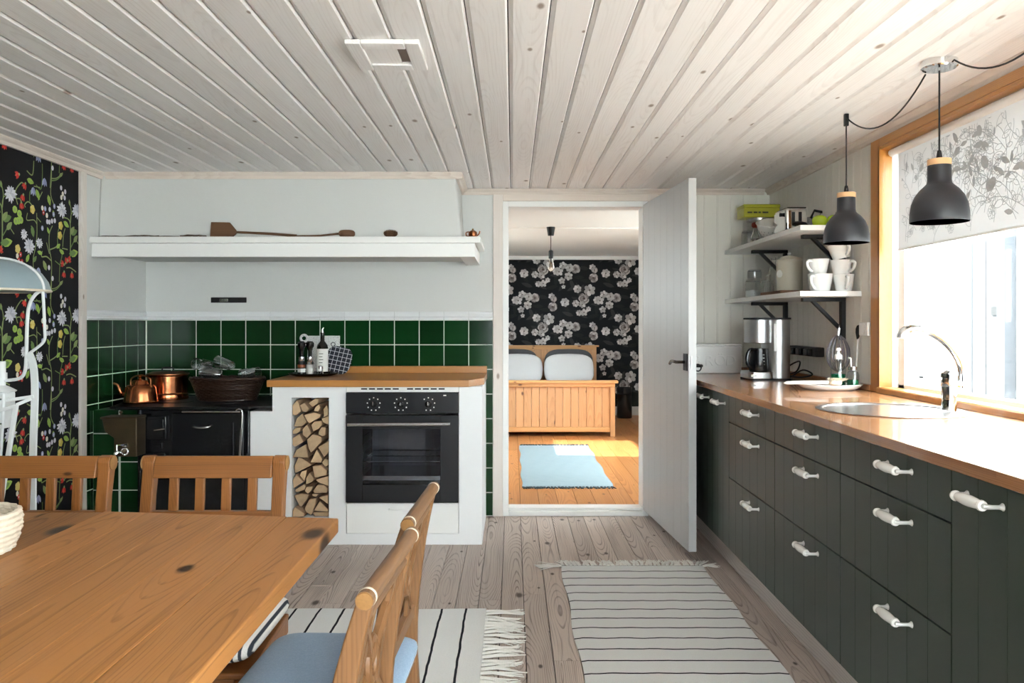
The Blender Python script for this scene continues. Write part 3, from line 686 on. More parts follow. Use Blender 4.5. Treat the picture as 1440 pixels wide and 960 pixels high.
for _ in range(26):
    u, v = bx(random.uniform(250, 980), random.uniform(100, 620)); pr.leaf(u, v, random.uniform(.1, .2), .05, random.random()*6.28, g(random.uniform(.14, .22), -.01))
k = 10 / F / 6.4
for x, y, r in ((345,705,58),(720,440,0),(700,440,0),(430,520,48),(440,450,32),(270,440,48)):
    if r: rose(*bx(x, y), r*k)
for x, y, r in ((395,630,50),(285,620,35),(465,720,35),(540,480,38),(420,425,28),(345,830,32),(300,835,26),(385,800,22),(120,465,36),(205,505,36),(155,410,34),(215,430,36),(145,545,30),(160,600,18),(270,750,30),(330,760,30)):
    blossom(*bx(x, y), r*k, random.choice((5, 6, 7)))
RUx, RVz = 735*k, 520*k
for i in range(-3, 4):
    for j in range(-4, 3):
        for hd_ in (0, 1):
            du = (i + .5*hd_) * RUx; dz = -(j + .5*hd_) * RVz
            lo_u, hi_u = bx(80, 0)[0] + du, bx(600, 0)[0] + du; hi_v, lo_v = bx(0, 390)[1] + dz, bx(0, 880)[1] + dz
            if hi_u < BX0 or lo_u > BX1 or lo_v > BZ1 or hi_v < .1: continue
            cl = []
            for lim, c_, n_ in ((lo_u - .1 < BX0, (BX0 - du, 0, 0), (-1,0,0)), (hi_u + .1 > BX1, (BX1 - du, 0, 0), (1,0,0)), (hi_v + .15 > 1.985, (0, 0, 1.985 - dz), (0,0,1)), (lo_v - .15 < .14, (0, 0, .14 - dz), (0,0,-1))):
                if lim: cl.append((c_, n_))
            key = 'rose_base'
            if not cl:
                if key not in bpy.data.meshes: me = pr.mesh(key, lambda u, v, d: (u, BY1 - d*2, v), M['printm'])
                me = bpy.data.meshes[key]
            else: me = pr.mesh('rose_print', lambda u, v, d: (u, BY1 - d*2, v), M['printm'], cl)
            o = bpy.data.objects.new('wallpaper_print', me); COL.objects.link(o); o.parent = wbf; o.location = Vector((du, 0, dz)) - wpos(wbf)
# ---- roller blind with grey plant drawing
rb = thing('roller_blind', 'white roller blind with a grey botanical line print hanging in the kitchen window', 'blind', (1.605, 1.9, 1.486))
obj('roller_tube', MB().tube([(1.604, .56, 1.902), (1.604, 3.36, 1.902)], .016, 14), M['white'], rb)
obj('blind_cloth', MB().box(1.6045, 1.6055, .58, 3.302, 1.486, 1.905), M['blind'], rb, smooth=False)
obj('bottom_bar', MB().box(1.602, 1.608, .58, 3.302, 1.484, 1.492), M['white'], rb, .001)
random.seed(8); pr = PR(); ca = srgb('#c4c7c9'); 
def curl(u, v, a, L, n=10, turn=.35):
    pts = [(u, v)]; s_ = L / n
    for i in range(n): a += turn * (i / n); u += s_*math.cos(a); v += s_*math.sin(a); pts.append((u, v))
    return pts
for _ in range(210):
    u, v, a = random.uniform(.62, 3.25), random.uniform(1.5, 1.8), random.uniform(.2, 2.9); tn = random.choice((-.5, -.3, .3, .5)); P = curl(u, v, a, random.uniform(.12, .3), 9, tn); pr.line(P, .0022, ca, 3)
    for i in range(1, 9, 2):
        x, y = P[i]; aa = a + random.choice((-1, 1)) * random.uniform(.6, 1.2); L = random.uniform(.03, .06)
        if random.random() < .12: pr.leaf(x, y, L, L*.4, aa, ca)
        else:
            q = [(0,0),(.3,.2),(.7,.2),(1,0),(.7,-.2),(.3,-.2),(0,0)]; pr.line([(x + L*(c_*math.cos(aa) - d_*math.sin(aa)), y + L*(c_*math.sin(aa) + d_*math.cos(aa))) for c_, d_ in q], .0018, ca, 2)
for _ in range(90):
    u, v, r = random.uniform(.65, 3.25), random.uniform(1.52, 1.85), random.uniform(.014, .032)
    if random.random() < .4: pr.ell(u, v, r*.7, r, random.random()*3, ca, 10)
    else:
        for k_ in range(6): a = k_*1.047; pr.line([(u + r*.4*math.cos(a) + r*.5*math.cos(t_), v + r*.4*math.sin(a) + r*.5*math.sin(t_)) for t_ in (0, 1.26, 2.5, 3.8, 5, 6.28)], .0016, ca, 1)
me = pr.mesh('printed_pattern', lambda u, v, d: (1.6045 - d, u, v), M['blindprint'], [((0, .64, 0), (0, -1, 0)), ((0, 3.275, 0), (0, 1, 0)), ((0, 0, 1.875), (0, 0, 1)), ((0, 0, 1.493), (0, 0, -1))])
o = bpy.data.objects.new('printed_pattern', me); COL.objects.link(o); o.parent = rb; o.location = -wpos(rb)
# ================================================================== stove wall
YO = 4.247                                            # front of the masonry and the oven
def fx(px): return PX(px, YO)
def fz(py): return PZ(py, YO)
N0, N1, NZ0, NZ1 = fx(410), fx(462.5), fz(728), fz(559)          # log niche
O0, O1 = fx(487), fx(645.5)                                       # oven bay
mb = MB(); X0, X1 = fx(352), fx(678); XS = fx(383)
TOPZ = .845
mb.box(X0, XS, YO, YB - .012, 0, .7125)
for b in ((XS, N0, 0, TOPZ), (N1, O0, 0, TOPZ), (O1, X1, 0, TOPZ), (N0, N1, 0, NZ0), (N0, N1, NZ1, TOPZ), (O0, O1, 0, fz(750))): mb.box(b[0], b[1], YO, YB - .012, b[2], b[3])
mb.box(N0, N1, 4.62, YB - .012, NZ0, NZ1); mb.box(O0, O1, 4.80, YB - .012, fz(750), TOPZ)
ob_ = obj('masonry_base', mb, M['masonry'], smooth=False); tag(ob_, 'white plastered masonry base with a log niche and oven under the short worktop', 'stove base')
# short worktop
wt = thing('short_worktop', 'short oiled wooden worktop with upstand on the white masonry base', 'worktop', (-.72, 4.5, TOPZ))
wy0 = 4.215; zt_ = .881
wx0, wx1, wx2 = PX(375, wy0), PX(659, wy0), PX(681, 4.40)
poly = [(wx0, wy0), (wx1, wy0), (wx2, 4.40), (wx2, YB - .012), (wx0, YB - .012)]
n_ = 5; ysl = [wy0, 4.345, 4.48, 4.61, 4.745, YB - .012]
for k in range(n_):
    a, b = ysl[k], ysl[k+1]
    if k == 0: q = [(wx0, a), (wx1, a), (wx1 + (wx2 - wx1) * (b - a) / .185, b), (wx0, b)]
    elif k == 1: q = [(wx0, a), (wx1 + (wx2 - wx1) * (a - wy0) / .185, a), (wx2, 4.40), (wx2, b), (wx0, b)]
    else: q = [(wx0, a), (wx2, a), (wx2, b), (wx0, b)]
    o = obj('stave', MB().prism(q, lambda u, v, z: (u, v, z), TOPZ, zt_), M['oakx'], wt, .0012, 1, smooth=False); recenter(o)
obj('upstand', MB().box(PX(478, YB), wx2, YB - .034, YB - .012, zt_, PZ(514.5, YB - .03)), M['oakx'], wt, .002)
# oven
ov = thing('built_in_oven', 'black built in oven with steel handle and three knobs in the white masonry', 'oven', ((O0 + O1) / 2, YO, fz(705)))
og = .002
obj('vent_strip', MB().box(O0 + og, O1 - og, YO - .004, YO + .02, fz(551), TOPZ - .001), M['white'], ov, .001)
for k in range(10):
    px = 508 + k * 11.1 + (9 if k > 4 else 0); obj('vent_slot', MB().box(fx(px), fx(px + 8.5), YO - .0052, YO - .003, fz(547.6), fz(545.6)), M['dark'], ov)
obj('control_panel', MB().box(O0 + og, O1 - og, YO - .022, YO + .05, fz(580.5), fz(551.3)), M['ovenblack'], ov, .003)
for px in (526.5, 564.5, 603):
    kx, kz = fx(px), fz(567.5); kb = obj('knob', MB().lathe([(.018, 0), (.018, .006), (.013, .010), (.011, .026), (.0, .027)], (kx, YO - .022, kz), 20, (0, -1, 0)), M['blackgloss'], ov)
    obj('pointer', MB().box(kx - .0022, kx + .0022, YO - .0505, YO - .048, kz - .004, kz + .015), M['steel'], kb)
    for j in range(9):
        a = R(90 + 40 * j); x_, z_ = kx + .034 * math.cos(a), kz + .034 * math.sin(a)
        if px == 603 and j in (2, 3): continue
        obj('dial_mark', MB().box(x_ - .003, x_ + .003, YO - .0228, YO - .0216, z_ - .003, z_ + .003), M['paperlabel'], kb)
obj('pilot_light', MB().box(fx(624), fx(628), YO - .0232, YO - .0216, fz(556), fz(554.5)), M['paperlabel'], ov)
dz0, dz1 = fz(705), fz(583); g0, g1, gz0, gz1 = fx(511), fx(619.5), fz(680), fz(602)
mb = MB(); dy0, dy1 = YO - .026, YO + .004
for b in ((O0 + og, g0, dz0, dz1), (g1, O1 - og, dz0, dz1), (g0, g1, dz0, gz0), (g0, g1, gz1, dz1)): mb.box(b[0], b[1], dy0, dy1, b[2], b[3])
od = obj('oven_door', mb, M['ovenblack'], ov, .0015, 1, smooth=False)
obj('door_glass', MB().box(g0, g1, dy0 + .001, dy0 + .005, gz0, gz1), pane_mat('oven_glass', (.8, .82, .85), 2.2), od, smooth=False)
mb = MB().tube([(fx(492), dy0 - .038, fz(595)), (fx(634.5), dy0 - .038, fz(594))], .0095, 14)
obj('door_handle', mb, M['steel'], od)
for px in (498, 629): obj('handle_mount', MB().tube([(fx(px), dy0, fz(594.5)), (fx(px), dy0 - .038, fz(594.5))], .007, 10), M['steel'], od)
cav = MB(); cx0, cx1, cz0, cz1, cy1 = g0 - .03, g1 + .03, gz0 - .02, gz1 + .02, 4.70
cav.add([(cx0, dy1, cz0), (cx1, dy1, cz0), (cx1, dy1, cz1), (cx0, dy1, cz1), (cx0, cy1, cz0), (cx1, cy1, cz0), (cx1, cy1, cz1), (cx0, cy1, cz1)], [(0,1,5,4), (1,2,6,5), (2,3,7,6), (3,0,4,7), (4,5,6,7)])
obj('oven_cavity', cav, mat('grey_oven_enamel', '#55585e', .35), ov, smooth=False)
rk = MB(); rz = fz(650)
for i in range(15): xx = cx0 + .02 + (cx1 - cx0 - .04) * i / 14; rk.tube([(xx, 4.27, rz), (xx, 4.66, rz)], .0022, 6)
for yy in (4.27, 4.46, 4.66): rk.tube([(cx0 + .01, yy, rz), (cx1 - .01, yy, rz)], .0035, 6)
obj('oven_rack', rk, M['chrome'], ov)
for sx in (cx0 + .006, cx1 - .006):
    rk = MB()
    for i in range(7): zz = cz0 + .03 + i * .045; rk.tube([(sx, 4.28, zz), (sx, 4.64, zz)], .003, 6)
    for yy in (4.28, 4.64): rk.tube([(sx, yy, cz0 + .02), (sx, yy, cz1 - .02)], .003, 6)
    obj('side_rack', rk, M['chrome'], ov)
obj('baking_tray', MB().box(cx0 + .012, cx1 - .012, 4.27, 4.66, cz0 + .035, cz0 + .045).box(cx0 + .012, cx1 - .012, 4.262, 4.27, cz0 + .035, cz0 + .058), M['steel'], ov)
# drawer front under the oven
dr = thing('oven_drawer', 'white drawer front with a small knob below the black oven', 'drawer', ((O0 + O1) / 2, YO, fz(750)))
obj('drawer_front', MB().box(O0 + .003, O1 - .003, YO - .006, YO + .02, fz(749.5), fz(707)), M['white'], dr, .002)
obj('drawer_knob', MB().tube(spline([(fx(548), YO - .006, fz(715)), (fx(548), YO - .022, fz(715)), (fx(556), YO - .026, fz(715.4)), (fx(577), YO - .026, fz(716)), (fx(577), YO - .006, fz(716))], 4), .0035, 8), M['white'], dr)
# iron stove
si = thing('cast_iron_stove', 'black cast iron wood stove with hot plate between the green tiles and white masonry', 'stove', (-1.7, 4.5, 0))
ix0, ix1 = fx(196.5), fx(352) - .002; iy = YO - .012
obj('stove_body', MB().box(ix0, ix1, iy, YB - .013, .06, .7215), M['iron'], si, .006)
obj('stove_base', MB().box(ix0 + .01, ix1 - .01, iy + .02, YB - .013, 0, .06), M['iron'], si)
py0 = YO - .035
obj('hot_plate', MB().prism([(PX(154, py0), py0), (fx(353), py0), (fx(353), YO - .004), (fx(383) - .001, YO - .004), (fx(383) - .001, YB - .013), (XL + .02, YB - .013), (XL + .02, 4.62)], lambda u, v, z: (u, v, z), .7285, .7405), M['irontop'], si, .003)
obj('plate_skirt', MB().prism([(PX(160, py0), py0 + .012), (fx(352.5), py0 + .012), (fx(352.5), YB - .02), (-2.16, YB - .02), (-2.16, 4.5)], lambda u, v, z: (u, v, z), .7225, .7285), M['iron'], si)
for cx_, cy_, r in ((-1.93, 4.5, .12), (-1.62, 4.52, .14)):
    mb = MB().lathe([(r, 0), (r, .002), (r - .006, .0035), (.0, .0035)], (cx_, cy_, .7405), 32); obj('ring_plate', mb, M['irontop'], si)
def panel(name, a, b, c_, d_, t_, m='iron', parent=si, bev=.006):
    return obj(name, MB().box(fx(a), fx(b), iy - t_, iy, fz(d_), fz(c_)), M[m], parent, bev, 3)
fd = panel('fire_door', 205, 237.5, 584, 617, .022)
obj('door_relief', MB().box(fx(209), fx(234), iy - .026, iy - .02, fz(613), fz(588)), M['iron'], fd, .004, 3)
obj('door_latch', MB().tube([(fx(222), iy - .034, fz(603)), (fx(237), iy - .034, fz(601))], .004, 8), M['steel'], fd)
for z_ in (592, 610): obj('hinge', MB().tube([(fx(202), iy - .015, fz(z_ + 4)), (fx(202), iy - .015, fz(z_ - 4))], .008, 10), M['iron'], fd)
mb = MB().box(fx(216), fx(230), iy - .008, iy, fz(630), fz(622)); sf = obj('soot_hatch', mb, M['iron'], si, .002)
obj('hatch_opening', MB().box(fx(219), fx(227), iy - .0092, iy - .007, fz(627.5), fz(624.5)), M['dark'], sf)
ad = panel('ash_door', 205, 236.5, 635, 664, .022)
for k in range(4): obj('air_slot', MB().box(fx(212 + k*6), fx(214.5 + k*6), iy - .0235, iy - .0215, fz(645), fz(640)), M['dark'], ad)
for z_ in (640, 656): obj('hinge', MB().tube([(fx(202), iy - .015, fz(z_ + 4)), (fx(202), iy - .015, fz(z_ - 4))], .008, 10), M['iron'], ad)
odr = panel('oven_door', 244, 345, 580, 716, .014)
obj('door_handle', MB().tube(spline([(fx(274), iy - .014, fz(597)), (fx(276), iy - .035, fz(598.5)), (fx(288), iy - .042, fz(599.5)), (fx(298), iy - .035, fz(598.5)), (fx(300), iy - .014, fz(597))], 4), .0045, 8), M['steel'], odr)
obj('hinge_bar', MB().tube([(fx(331), iy - .02, fz(645)), (fx(331), iy - .02, fz(593))], .007, 10), M['iron'], odr)
for k, a in enumerate((276, 280, 284, 290, 294, 298)): obj('cast_mark', MB().box(fx(a), fx(a + 2.4), iy - .0152, iy - .0138, fz(586.5), fz(583.2)), M['iron'], odr)
panel('lower_door', 205, 345, 672, 740, .012)
obj('rail', MB().tube([(fx(262), py0 - .02, .716), (fx(343), py0 - .02, .716)], .0045, 10), M['chrome'], si)
for px in (265, 341): obj('rail_bracket', MB().tube([(fx(px), py0 - .02, .716), (fx(px), py0 + .02, .7245)], .004, 8), M['iron'], si)
obj('column', MB().tube([(fx(199), iy - .004, .06), (fx(199), iy - .004, .72)], .012, 12), M['iron'], si)
pk = thing('stove_lifter', 'thin steel stove lifter hanging from the rail of the black stove', 'stove tool', (fx(344), py0 - .025, fz(641)))
obj('hook', MB().tube(spline([(fx(337), py0 - .024, .722), (fx(340), py0 - .026, .731), (fx(345), py0 - .026, .726), (fx(346), py0 - .026, .70), (fx(345), py0 - .026, fz(600))], 5), .0035, 8), M['chrome'], pk)
obj('blade', MB().bar((fx(345), py0 - .026, fz(600)), (fx(342.5), py0 - .026, fz(641)), .012, .004, up=(0, 1, 0)), M['steel'], pk, .001)
# bronze water tank with tap, hung on the left of the stove
wtk = thing('water_tank', 'aged bronze water tank with a tap hung beside the black stove', 'water tank', (fx(168), 4.2, fz(642)))
yt0, yt1 = 4.10, 4.205; Yt = yt0
def tx(p): return PX(p, Yt)
def tz(p): return PZ(p, Yt)
mb = MB().prism([(tx(143), tz(589)), (tx(192), tz(588)), (tx(192), tz(642)), (tx(160), tz(642)), (tx(160), tz(616)), (tx(147), tz(607))], lambda u, v, w_: (u, w_, v), yt0, yt1)
obj('tank_body', mb, M['bronze'], wtk, .004)
obj('tank_lid', MB().box(tx(142), tx(193), yt0 - .01, yt1, tz(589), tz(586)), M['bronze'], wtk, .003)
obj('lid_knob', MB().lathe([(.004, 0), (.004, .012), (.009, .016), (.009, .022), (0, .026)], (tx(163), (yt0 + yt1) / 2, tz(586)), 14), M['bronze'], wtk)
tap = obj('tap', MB().tube(spline([(tx(172), yt0, tz(634)), (tx(172), yt0 - .03, tz(634)), (tx(169), yt0 - .05, tz(636)), (tx(168), yt0 - .055, tz(643))], 5), .009, 10), M['chrome'], wtk)
obj('tap_handle', MB().tube([(tx(168), yt0 - .03, tz(625)), (tx(184), yt0 - .03, tz(624))], [.004, .008], 10).tube([(tx(168.5), yt0 - .03, tz(633)), (tx(168.5), yt0 - .03, tz(624))], .006, 8), M['chrome'], tap)
obj('tap_ring', MB().tube([(tx(177) + .017 * math.cos(a), yt0 - .012, tz(634) + .017 * math.sin(a)) for a in [2*PI*i/16 for i in range(16)]], .005, 8, closed=True), M['chrome'], tap)
# split logs in the niche
LG = [[(52,120),(85,85),(96,108),(112,165),(75,195),(52,190)],[(103,122),(135,104),(170,148),(150,170),(122,164)],[(160,110),(205,78),(232,80),(228,110),(190,136)],[(200,163),(212,134),(236,116),(246,137),(232,166)],[(268,150),(290,120),(300,150),(300,190),(272,205)],[(128,190),(200,172),(250,185),(243,206),(168,250),(152,236)],[(55,275),(75,215),(115,182),(147,240),(110,272)],[(247,217),(300,196),(300,262),(262,247)],[(176,262),(200,236),(249,231),(253,262),(230,288),(190,306)],[(52,300),(75,277),(112,277),(108,300),(80,320),(55,322)],[(118,290),(150,257),(180,320),(150,355),(120,330)],[(52,350),(100,321),(127,378),(70,412),(52,400)],[(151,362),(190,324),(226,330),(255,345),(256,375),(180,453),(162,420)],[(236,300),(256,271),(285,276),(282,330),(262,338),(230,324)],[(52,485),(80,430),(145,392),(163,486)],[(222,417),(300,372),(300,450),(266,486)],[(170,522),(215,430),(256,500),(248,526)],[(58,550),(85,488),(110,490),(186,540),(65,600)],[(251,525),(270,498),(295,503),(300,540),(275,554)],[(190,546),(248,536),(292,577),(290,609),(206,626)],[(52,640),(78,603),(128,655),(60,700)],[(98,612),(110,582),(150,572),(140,620),(130,650)],[(141,632),(168,592),(198,635),(190,655),(141,678)],[(205,642),(300,614),(300,688),(225,662)],[(62,715),(130,672),(140,690),(133,712),(70,733)],[(137,715),(150,687),(198,682),(184,714),(160,736)],[(191,720),(220,678),(270,677),(295,702),(290,732),(200,736)],[(60,752),(110,737),(166,742),(150,780),(110,832),(95,825)],[(132,842),(165,777),(214,767),(210,810),(180,888),(145,870)],[(235,762),(300,742),(300,810),(275,790)],[(196,855),(240,787),(300,850),(300,864)],[(52,897),(55,850),(70,827),(138,875),(135,895)],[(185,872),(300,868),(300,898),(200,898)],[(182,742),(230,742),(210,764),(185,755)]]
random.seed(4)
for P in LG:
    pts = [(fx(400 + x / 4.923), fz(545 + y / 4.923)) for x, y in P]
    cx_, cz_ = sum(p[0] for p in pts) / len(pts), sum(p[1] for p in pts) / len(pts)
    pts = [(cx_ + (x - cx_) * .985, cz_ + (z - cz_) * .985) for x, z in pts]
    y0 = YO + random.uniform(.004, .03); y1 = y0 + .27
    w_, h_ = max(p[0] for p in pts) - min(p[0] for p in pts), max(p[1] for p in pts) - min(p[1] for p in pts)
    lab = ('large ' if w_ * h_ > .0072 else 'small ' if w_ * h_ < .0042 else 'mid sized ') + ('flat ' if w_ > 1.35 * h_ else 'upright ' if h_ > 1.35 * w_ else '') + {3: 'three sided', 4: 'four sided', 5: 'wedge shaped', 6: 'blunt', 7: 'many sided'}[len(P)] + ' split log ' + ('on the niche floor' if cz_ < NZ0 + .06 else 'at the top of the niche stack' if cz_ > NZ1 - .13 else 'against the stove side of the niche' if cx_ < N0 + .062 else 'against the oven side of the niche' if cx_ > N1 - .062 else 'in the middle of the niche stack') + (', upper half' if NZ1 - .13 >= cz_ > (NZ0 + NZ1) / 2 else ', lower half' if NZ0 + .06 <= cz_ <= (NZ0 + NZ1) / 2 else '')
    e = thing('split_log', lab, 'log', (cx_, y0, min(p[1] for p in pts)), 'split logs in the niche')
    obj('log_body', MB().prism(pts, lambda u, v, w_: (u, w_, v), y0, y1), M['log'], e, .002, 1, smooth=False)
    i2 = [(cx_ + (x - cx_) * .9, cz_ + (z - cz_) * .9) for x, z in pts]
    obj('cut_face', MB().prism(i2, lambda u, v, w_: (u, w_, v), y0 - .0015, y0), M['logend'], e, smooth=False)
# things on the stove
zs = .7442
def lathe_obj(name, prof, o, m, parent=None, n=28, ax=(0,0,1), **k): return obj(name, MB().lathe(prof, o, n, ax, **k), M[m], parent)
Yk = 4.40
kx, ky = PX(198, Yk), Yk
kt = thing('copper_kettle', 'small polished copper kettle with swan neck spout on the black stove', 'kettle', (kx, ky, zs))
lathe_obj('kettle_body', [(.0, 0), (.092, 0), (.094, .006), (.088, .012), (.082, .05), (.078, .085), (.068, .098), (.045, .103), (0, .103)], (kx, ky, zs), 'copper', kt)
ld = lathe_obj('kettle_lid', [(.044, 0), (.042, .008), (.036, .02), (.02, .026), (.009, .029), (.006, .036), (.012, .042), (.008, .05), (0, .052)], (kx - .005, ky, zs + .102), 'copper', kt)
obj('spout', MB().tube(spline([(kx - .07, ky - .01, zs + .04), (kx - .098, ky - .012, zs + .048), (kx - .112, ky - .014, zs + .075), (kx - .122, ky - .016, zs + .098), (kx - .142, ky - .018, zs + .106)], 6), [.014]*6 + [.011]*8 + [.008]*11, 12), M['copper'], kt)
obj('handle', MB().tube(spline([(kx - .055, ky, zs + .1), (kx - .05, ky, zs + .135), (kx, ky, zs + .152), (kx + .05, ky, zs + .135), (kx + .055, ky, zs + .1)], 6), .004, 8), M['copperd'], kt)
Yp = 4.62; qx = PX(236, Yp)
pt = thing('copper_pot', 'lidded copper pot with dark lid behind the kettle on the black stove', 'pot', (qx, Yp, zs))
lathe_obj('pot_body', [(0, 0), (.112, 0), (.114, .006), (.110, .03), (.113, .034), (.108, .04), (.108, .135), (.114, .139), (.112, .143), (0, .143)], (qx, Yp, zs), 'copper', pt, 36)
lathe_obj('pot_lid', [(.117, 0), (.117, .006), (.09, .014), (0, .02)], (qx, Yp, zs + .143), 'copperd', pt, 36)
obj('lid_handle', MB().tube(spline([(qx - .03, Yp, zs + .158), (qx - .028, Yp, zs + .18), (qx + .028, Yp, zs + .18), (qx + .03, Yp, zs + .158)], 5), .0045, 8), M['black'], pt)
# wicker basket with glasses
Yb_ = 4.55; bx_ = PX(320, Yb_)
bk = thing('wicker_basket', 'dark woven wicker basket on the right of the black stove', 'basket', (bx_, Yb_, zs))
nst = 40; random.seed(2)
def bring(t_, rows): return .78 + .22 * t_
for r in range(13):
    z_ = zs + .006 + r * .0095; sc = bring(r / 12, 0); pts = []
    for i in range(nst * 2):
        a = PI * i / nst; k_ = 1 + (.012 if (i // 2 + r) % 2 else -.012)
        pts.append((bx_ + .205 * sc * k_ * math.cos(a), Yb_ + .125 * sc * k_ * math.sin(a), z_ + random.uniform(-.001, .001)))
    obj('weave', MB().tube(pts, .0055, 6, closed=True), M['grate'], bk)
for i in range(nst):
    a = 2 * PI * i / nst; obj('stake', MB().tube([(bx_ + .205 * bring(t_, 0) * math.cos(a), Yb_ + .125 * bring(t_, 0) * math.sin(a), zs + .004 + t_ * .118) for t_ in (0, .5, 1)], .0035, 5), M['grate'], bk)
obj('basket_floor', MB().lathe([(0, 0), (.155, 0), (.158, .008), (0, .008)], (bx_, Yb_, zs), 24, sy=.62), M['grate'], bk)
obj('rim', MB().tube([(bx_ + .208 * math.cos(a), Yb_ + .128 * math.sin(a), zs + .124 + .003 * math.sin(a * 20)) for a in [2*PI*i/60 for i in range(60)]], .009, 8, closed=True), M['grate'], bk)
def glass_at(name, label, p, ax, h_, r0, r1, grp):
    prof = [(0, 0), (r0, 0), (r0 + .001, .004), (r1, h_), (r1 - .003, h_), (r0 - .003, .012), (0, .010)]
    o = obj(name, MB().lathe(prof, p, 20, ax), M['crystal']); tag(o, label, 'glass', grp); return o
zg = zs + .117
for p, ax in (((bx_ - .02, Yb_ - .045, zg + .030), (-1, -.15, .12)), ((bx_ - .055, Yb_ + .05, zg + .034), (-1, .1, .1)), ((bx_ + .07, Yb_ + .02, zg + .032), (.95, -.3, .06)), ((bx_ + .035, Yb_ - .035, zg + .080), (-.9, .5, .22)), ((bx_ - .10, Yb_ - .01, zg + .085), (-.3, -1, .1))):
    glass_at('drinking_glass', 'clear drinking glass lying %s in the dark wicker basket' % {-.02: 'in front of the others', -.055: 'at the back nearest the copper pot', .07: 'nearest the short worktop', .035: 'tilted across the others', -.10: 'on top, mouth facing out'}[round(p[0] - bx_, 3)], p, Vector(ax).normalized(), .115, .026, .034, 'glasses in the wicker basket')
# ---- tray set on the short worktop
Yy = 4.56; zc_ = zt_ + .0005; tcx = PX(441, Yy)
ty = tag(lathe_obj('serving_tray', [(0, 0), (.10, 0), (.135, .010), (.142, .018), (.138, .019), (.10, .006), (0, .005)], (tcx, Yy, zc_), 'blackgloss', n=40), 'round black serving tray on the short worktop', 'tray')
zz = zc_ + .0055
for px, lab, mm, bc in ((424, 'dark pepper mill with amber band and black head on the tray', 'amber', 'blackgloss'), (436, 'salt mill with pale salt and black head on the tray', 'salt', 'blackgloss')):
    xx = PX(px, Yy - .03); yy = Yy - .03
    gm = thing('spice_mill', lab, 'spice mill', (xx, yy, zz))
    lathe_obj('jar', [(0, 0), (.021, 0), (.021, .075), (.018, .082), (0, .082)], (xx, yy, zz), 'blackgloss' if mm == 'amber' else 'glass', gm)
    lathe_obj('contents', [(.0212, .045), (.0214, .046), (.0214, .06), (.0212, .061)] if mm == 'amber' else [(0, .003), (.0185, .003), (.0185, .06), (0, .06)], (xx, yy, zz), mm, gm)
    lathe_obj('collar', [(.017, .082), (.018, .084), (.017, .105), (0, .105)], (xx, yy, zz), 'steel', gm)
    lathe_obj('head', [(.011, .105), (.012, .14), (.016, .155), (.022, .165), (.022, .185), (.014, .193), (0, .195)], (xx, yy, zz), 'blackgloss', gm)
    obj('label_band', MB().lathe([(.0213, .018), (.0216, .019), (.0216, .038), (.0213, .039)], (xx, yy, zz), 28), M['paperlabel'], gm)
xx, yy = PX(454, Yy + .02), Yy + .01
gm = thing('oil_bottle', 'tall dark green oil bottle with white label and pourer on the tray', 'bottle', (xx, yy, zz))
bgl = mat('dark_green_bottle_glass', '#151b12', .06, spec=.6)
obj('bottle_body', MB().lathe([(0, 0), (.031, 0), (.032, .004), (.032, .155), (.028, .172), (.012, .195), (.0115, .235), (.013, .237), (.013, .243), (0, .243)], (xx, yy, zz), 28), bgl, gm)
obj('paper_label', MB().lathe([(.0324, .02), (.0326, .02), (.0326, .150), (.0324, .150)], (xx, yy, zz), 28), M['paperlabel'], gm)
for k in range(4): obj('print_line', MB().box(xx - .012, xx + .008 + .004 * (k % 2), yy - .0336, yy - .0322, zz + .07 + k * .017, zz + .073 + k * .017), M['ink'], gm)
obj('pourer', MB().tube([(xx, yy, zz + .243), (xx, yy, zz + .262), (xx + .008, yy, zz + .272)], [.007, .004, .003], 10), M['steel'], gm)
# small clear shaker
xx2, yy2 = PX(451, Yy - .07), Yy - .075
gm = thing('salt_shaker', 'small clear glass shaker with pale salt in front of the oil bottle', 'shaker', (xx2, yy2, zz))
lathe_obj('jar', [(0, 0), (.015, 0), (.016, .01), (.013, .04), (0, .04)], (xx2, yy2, zz), 'glass', gm); lathe_obj('cap', [(.014, .04), (.014, .052), (.008, .057), (0, .058)], (xx2, yy2, zz), 'steel', gm)
# speckled cutting board leaning on the tiles
Yc = YB - .05
cb = thing('speckled_board', 'white speckled board with a ring handle leaning on the green tiles', 'board', (PX(455, Yc), Yc, zt_))
t_ = NT('speckled_stone'); vo = t_.n('ShaderNodeTexVoronoi'); vo.inputs['Scale'].default_value = 160; t_.L(t_.n('ShaderNodeTexCoord').outputs['Object'], vo.inputs['Vector'])
t_.L(t_.mix(t_.smooth(vo.outputs['Distance'], .28, .2), srgb('#dfe2e0'), srgb('#4a4d50')), t_.b.inputs['Base Color']); t_.b.inputs['Roughness'].default_value = .4
mb = MB(); bz0, bz1 = zt_ + .0005, PZ(472, Yc)
vs = []
mb.prism([(PX(432, Yc), bz0), (PX(477, Yc), bz0), (PX(477, Yc), bz1), (PX(432, Yc), bz1)], lambda u, v, w_: (u, Yc + .028 * (v - bz0) / (bz1 - bz0) + w_, v), -.012, 0)
obj('board_slab', mb, t_.m, cb, .003)
rx, rz_ = PX(426.5, Yc), PZ(475.5, Yc)
obj('ring_handle', MB().tube([(rx + .02 * math.cos(a), Yc + .018, rz_ + .02 * math.sin(a)) for a in [2*PI*i/20 for i in range(20)]], .0075, 8, closed=True), t_.m, cb)
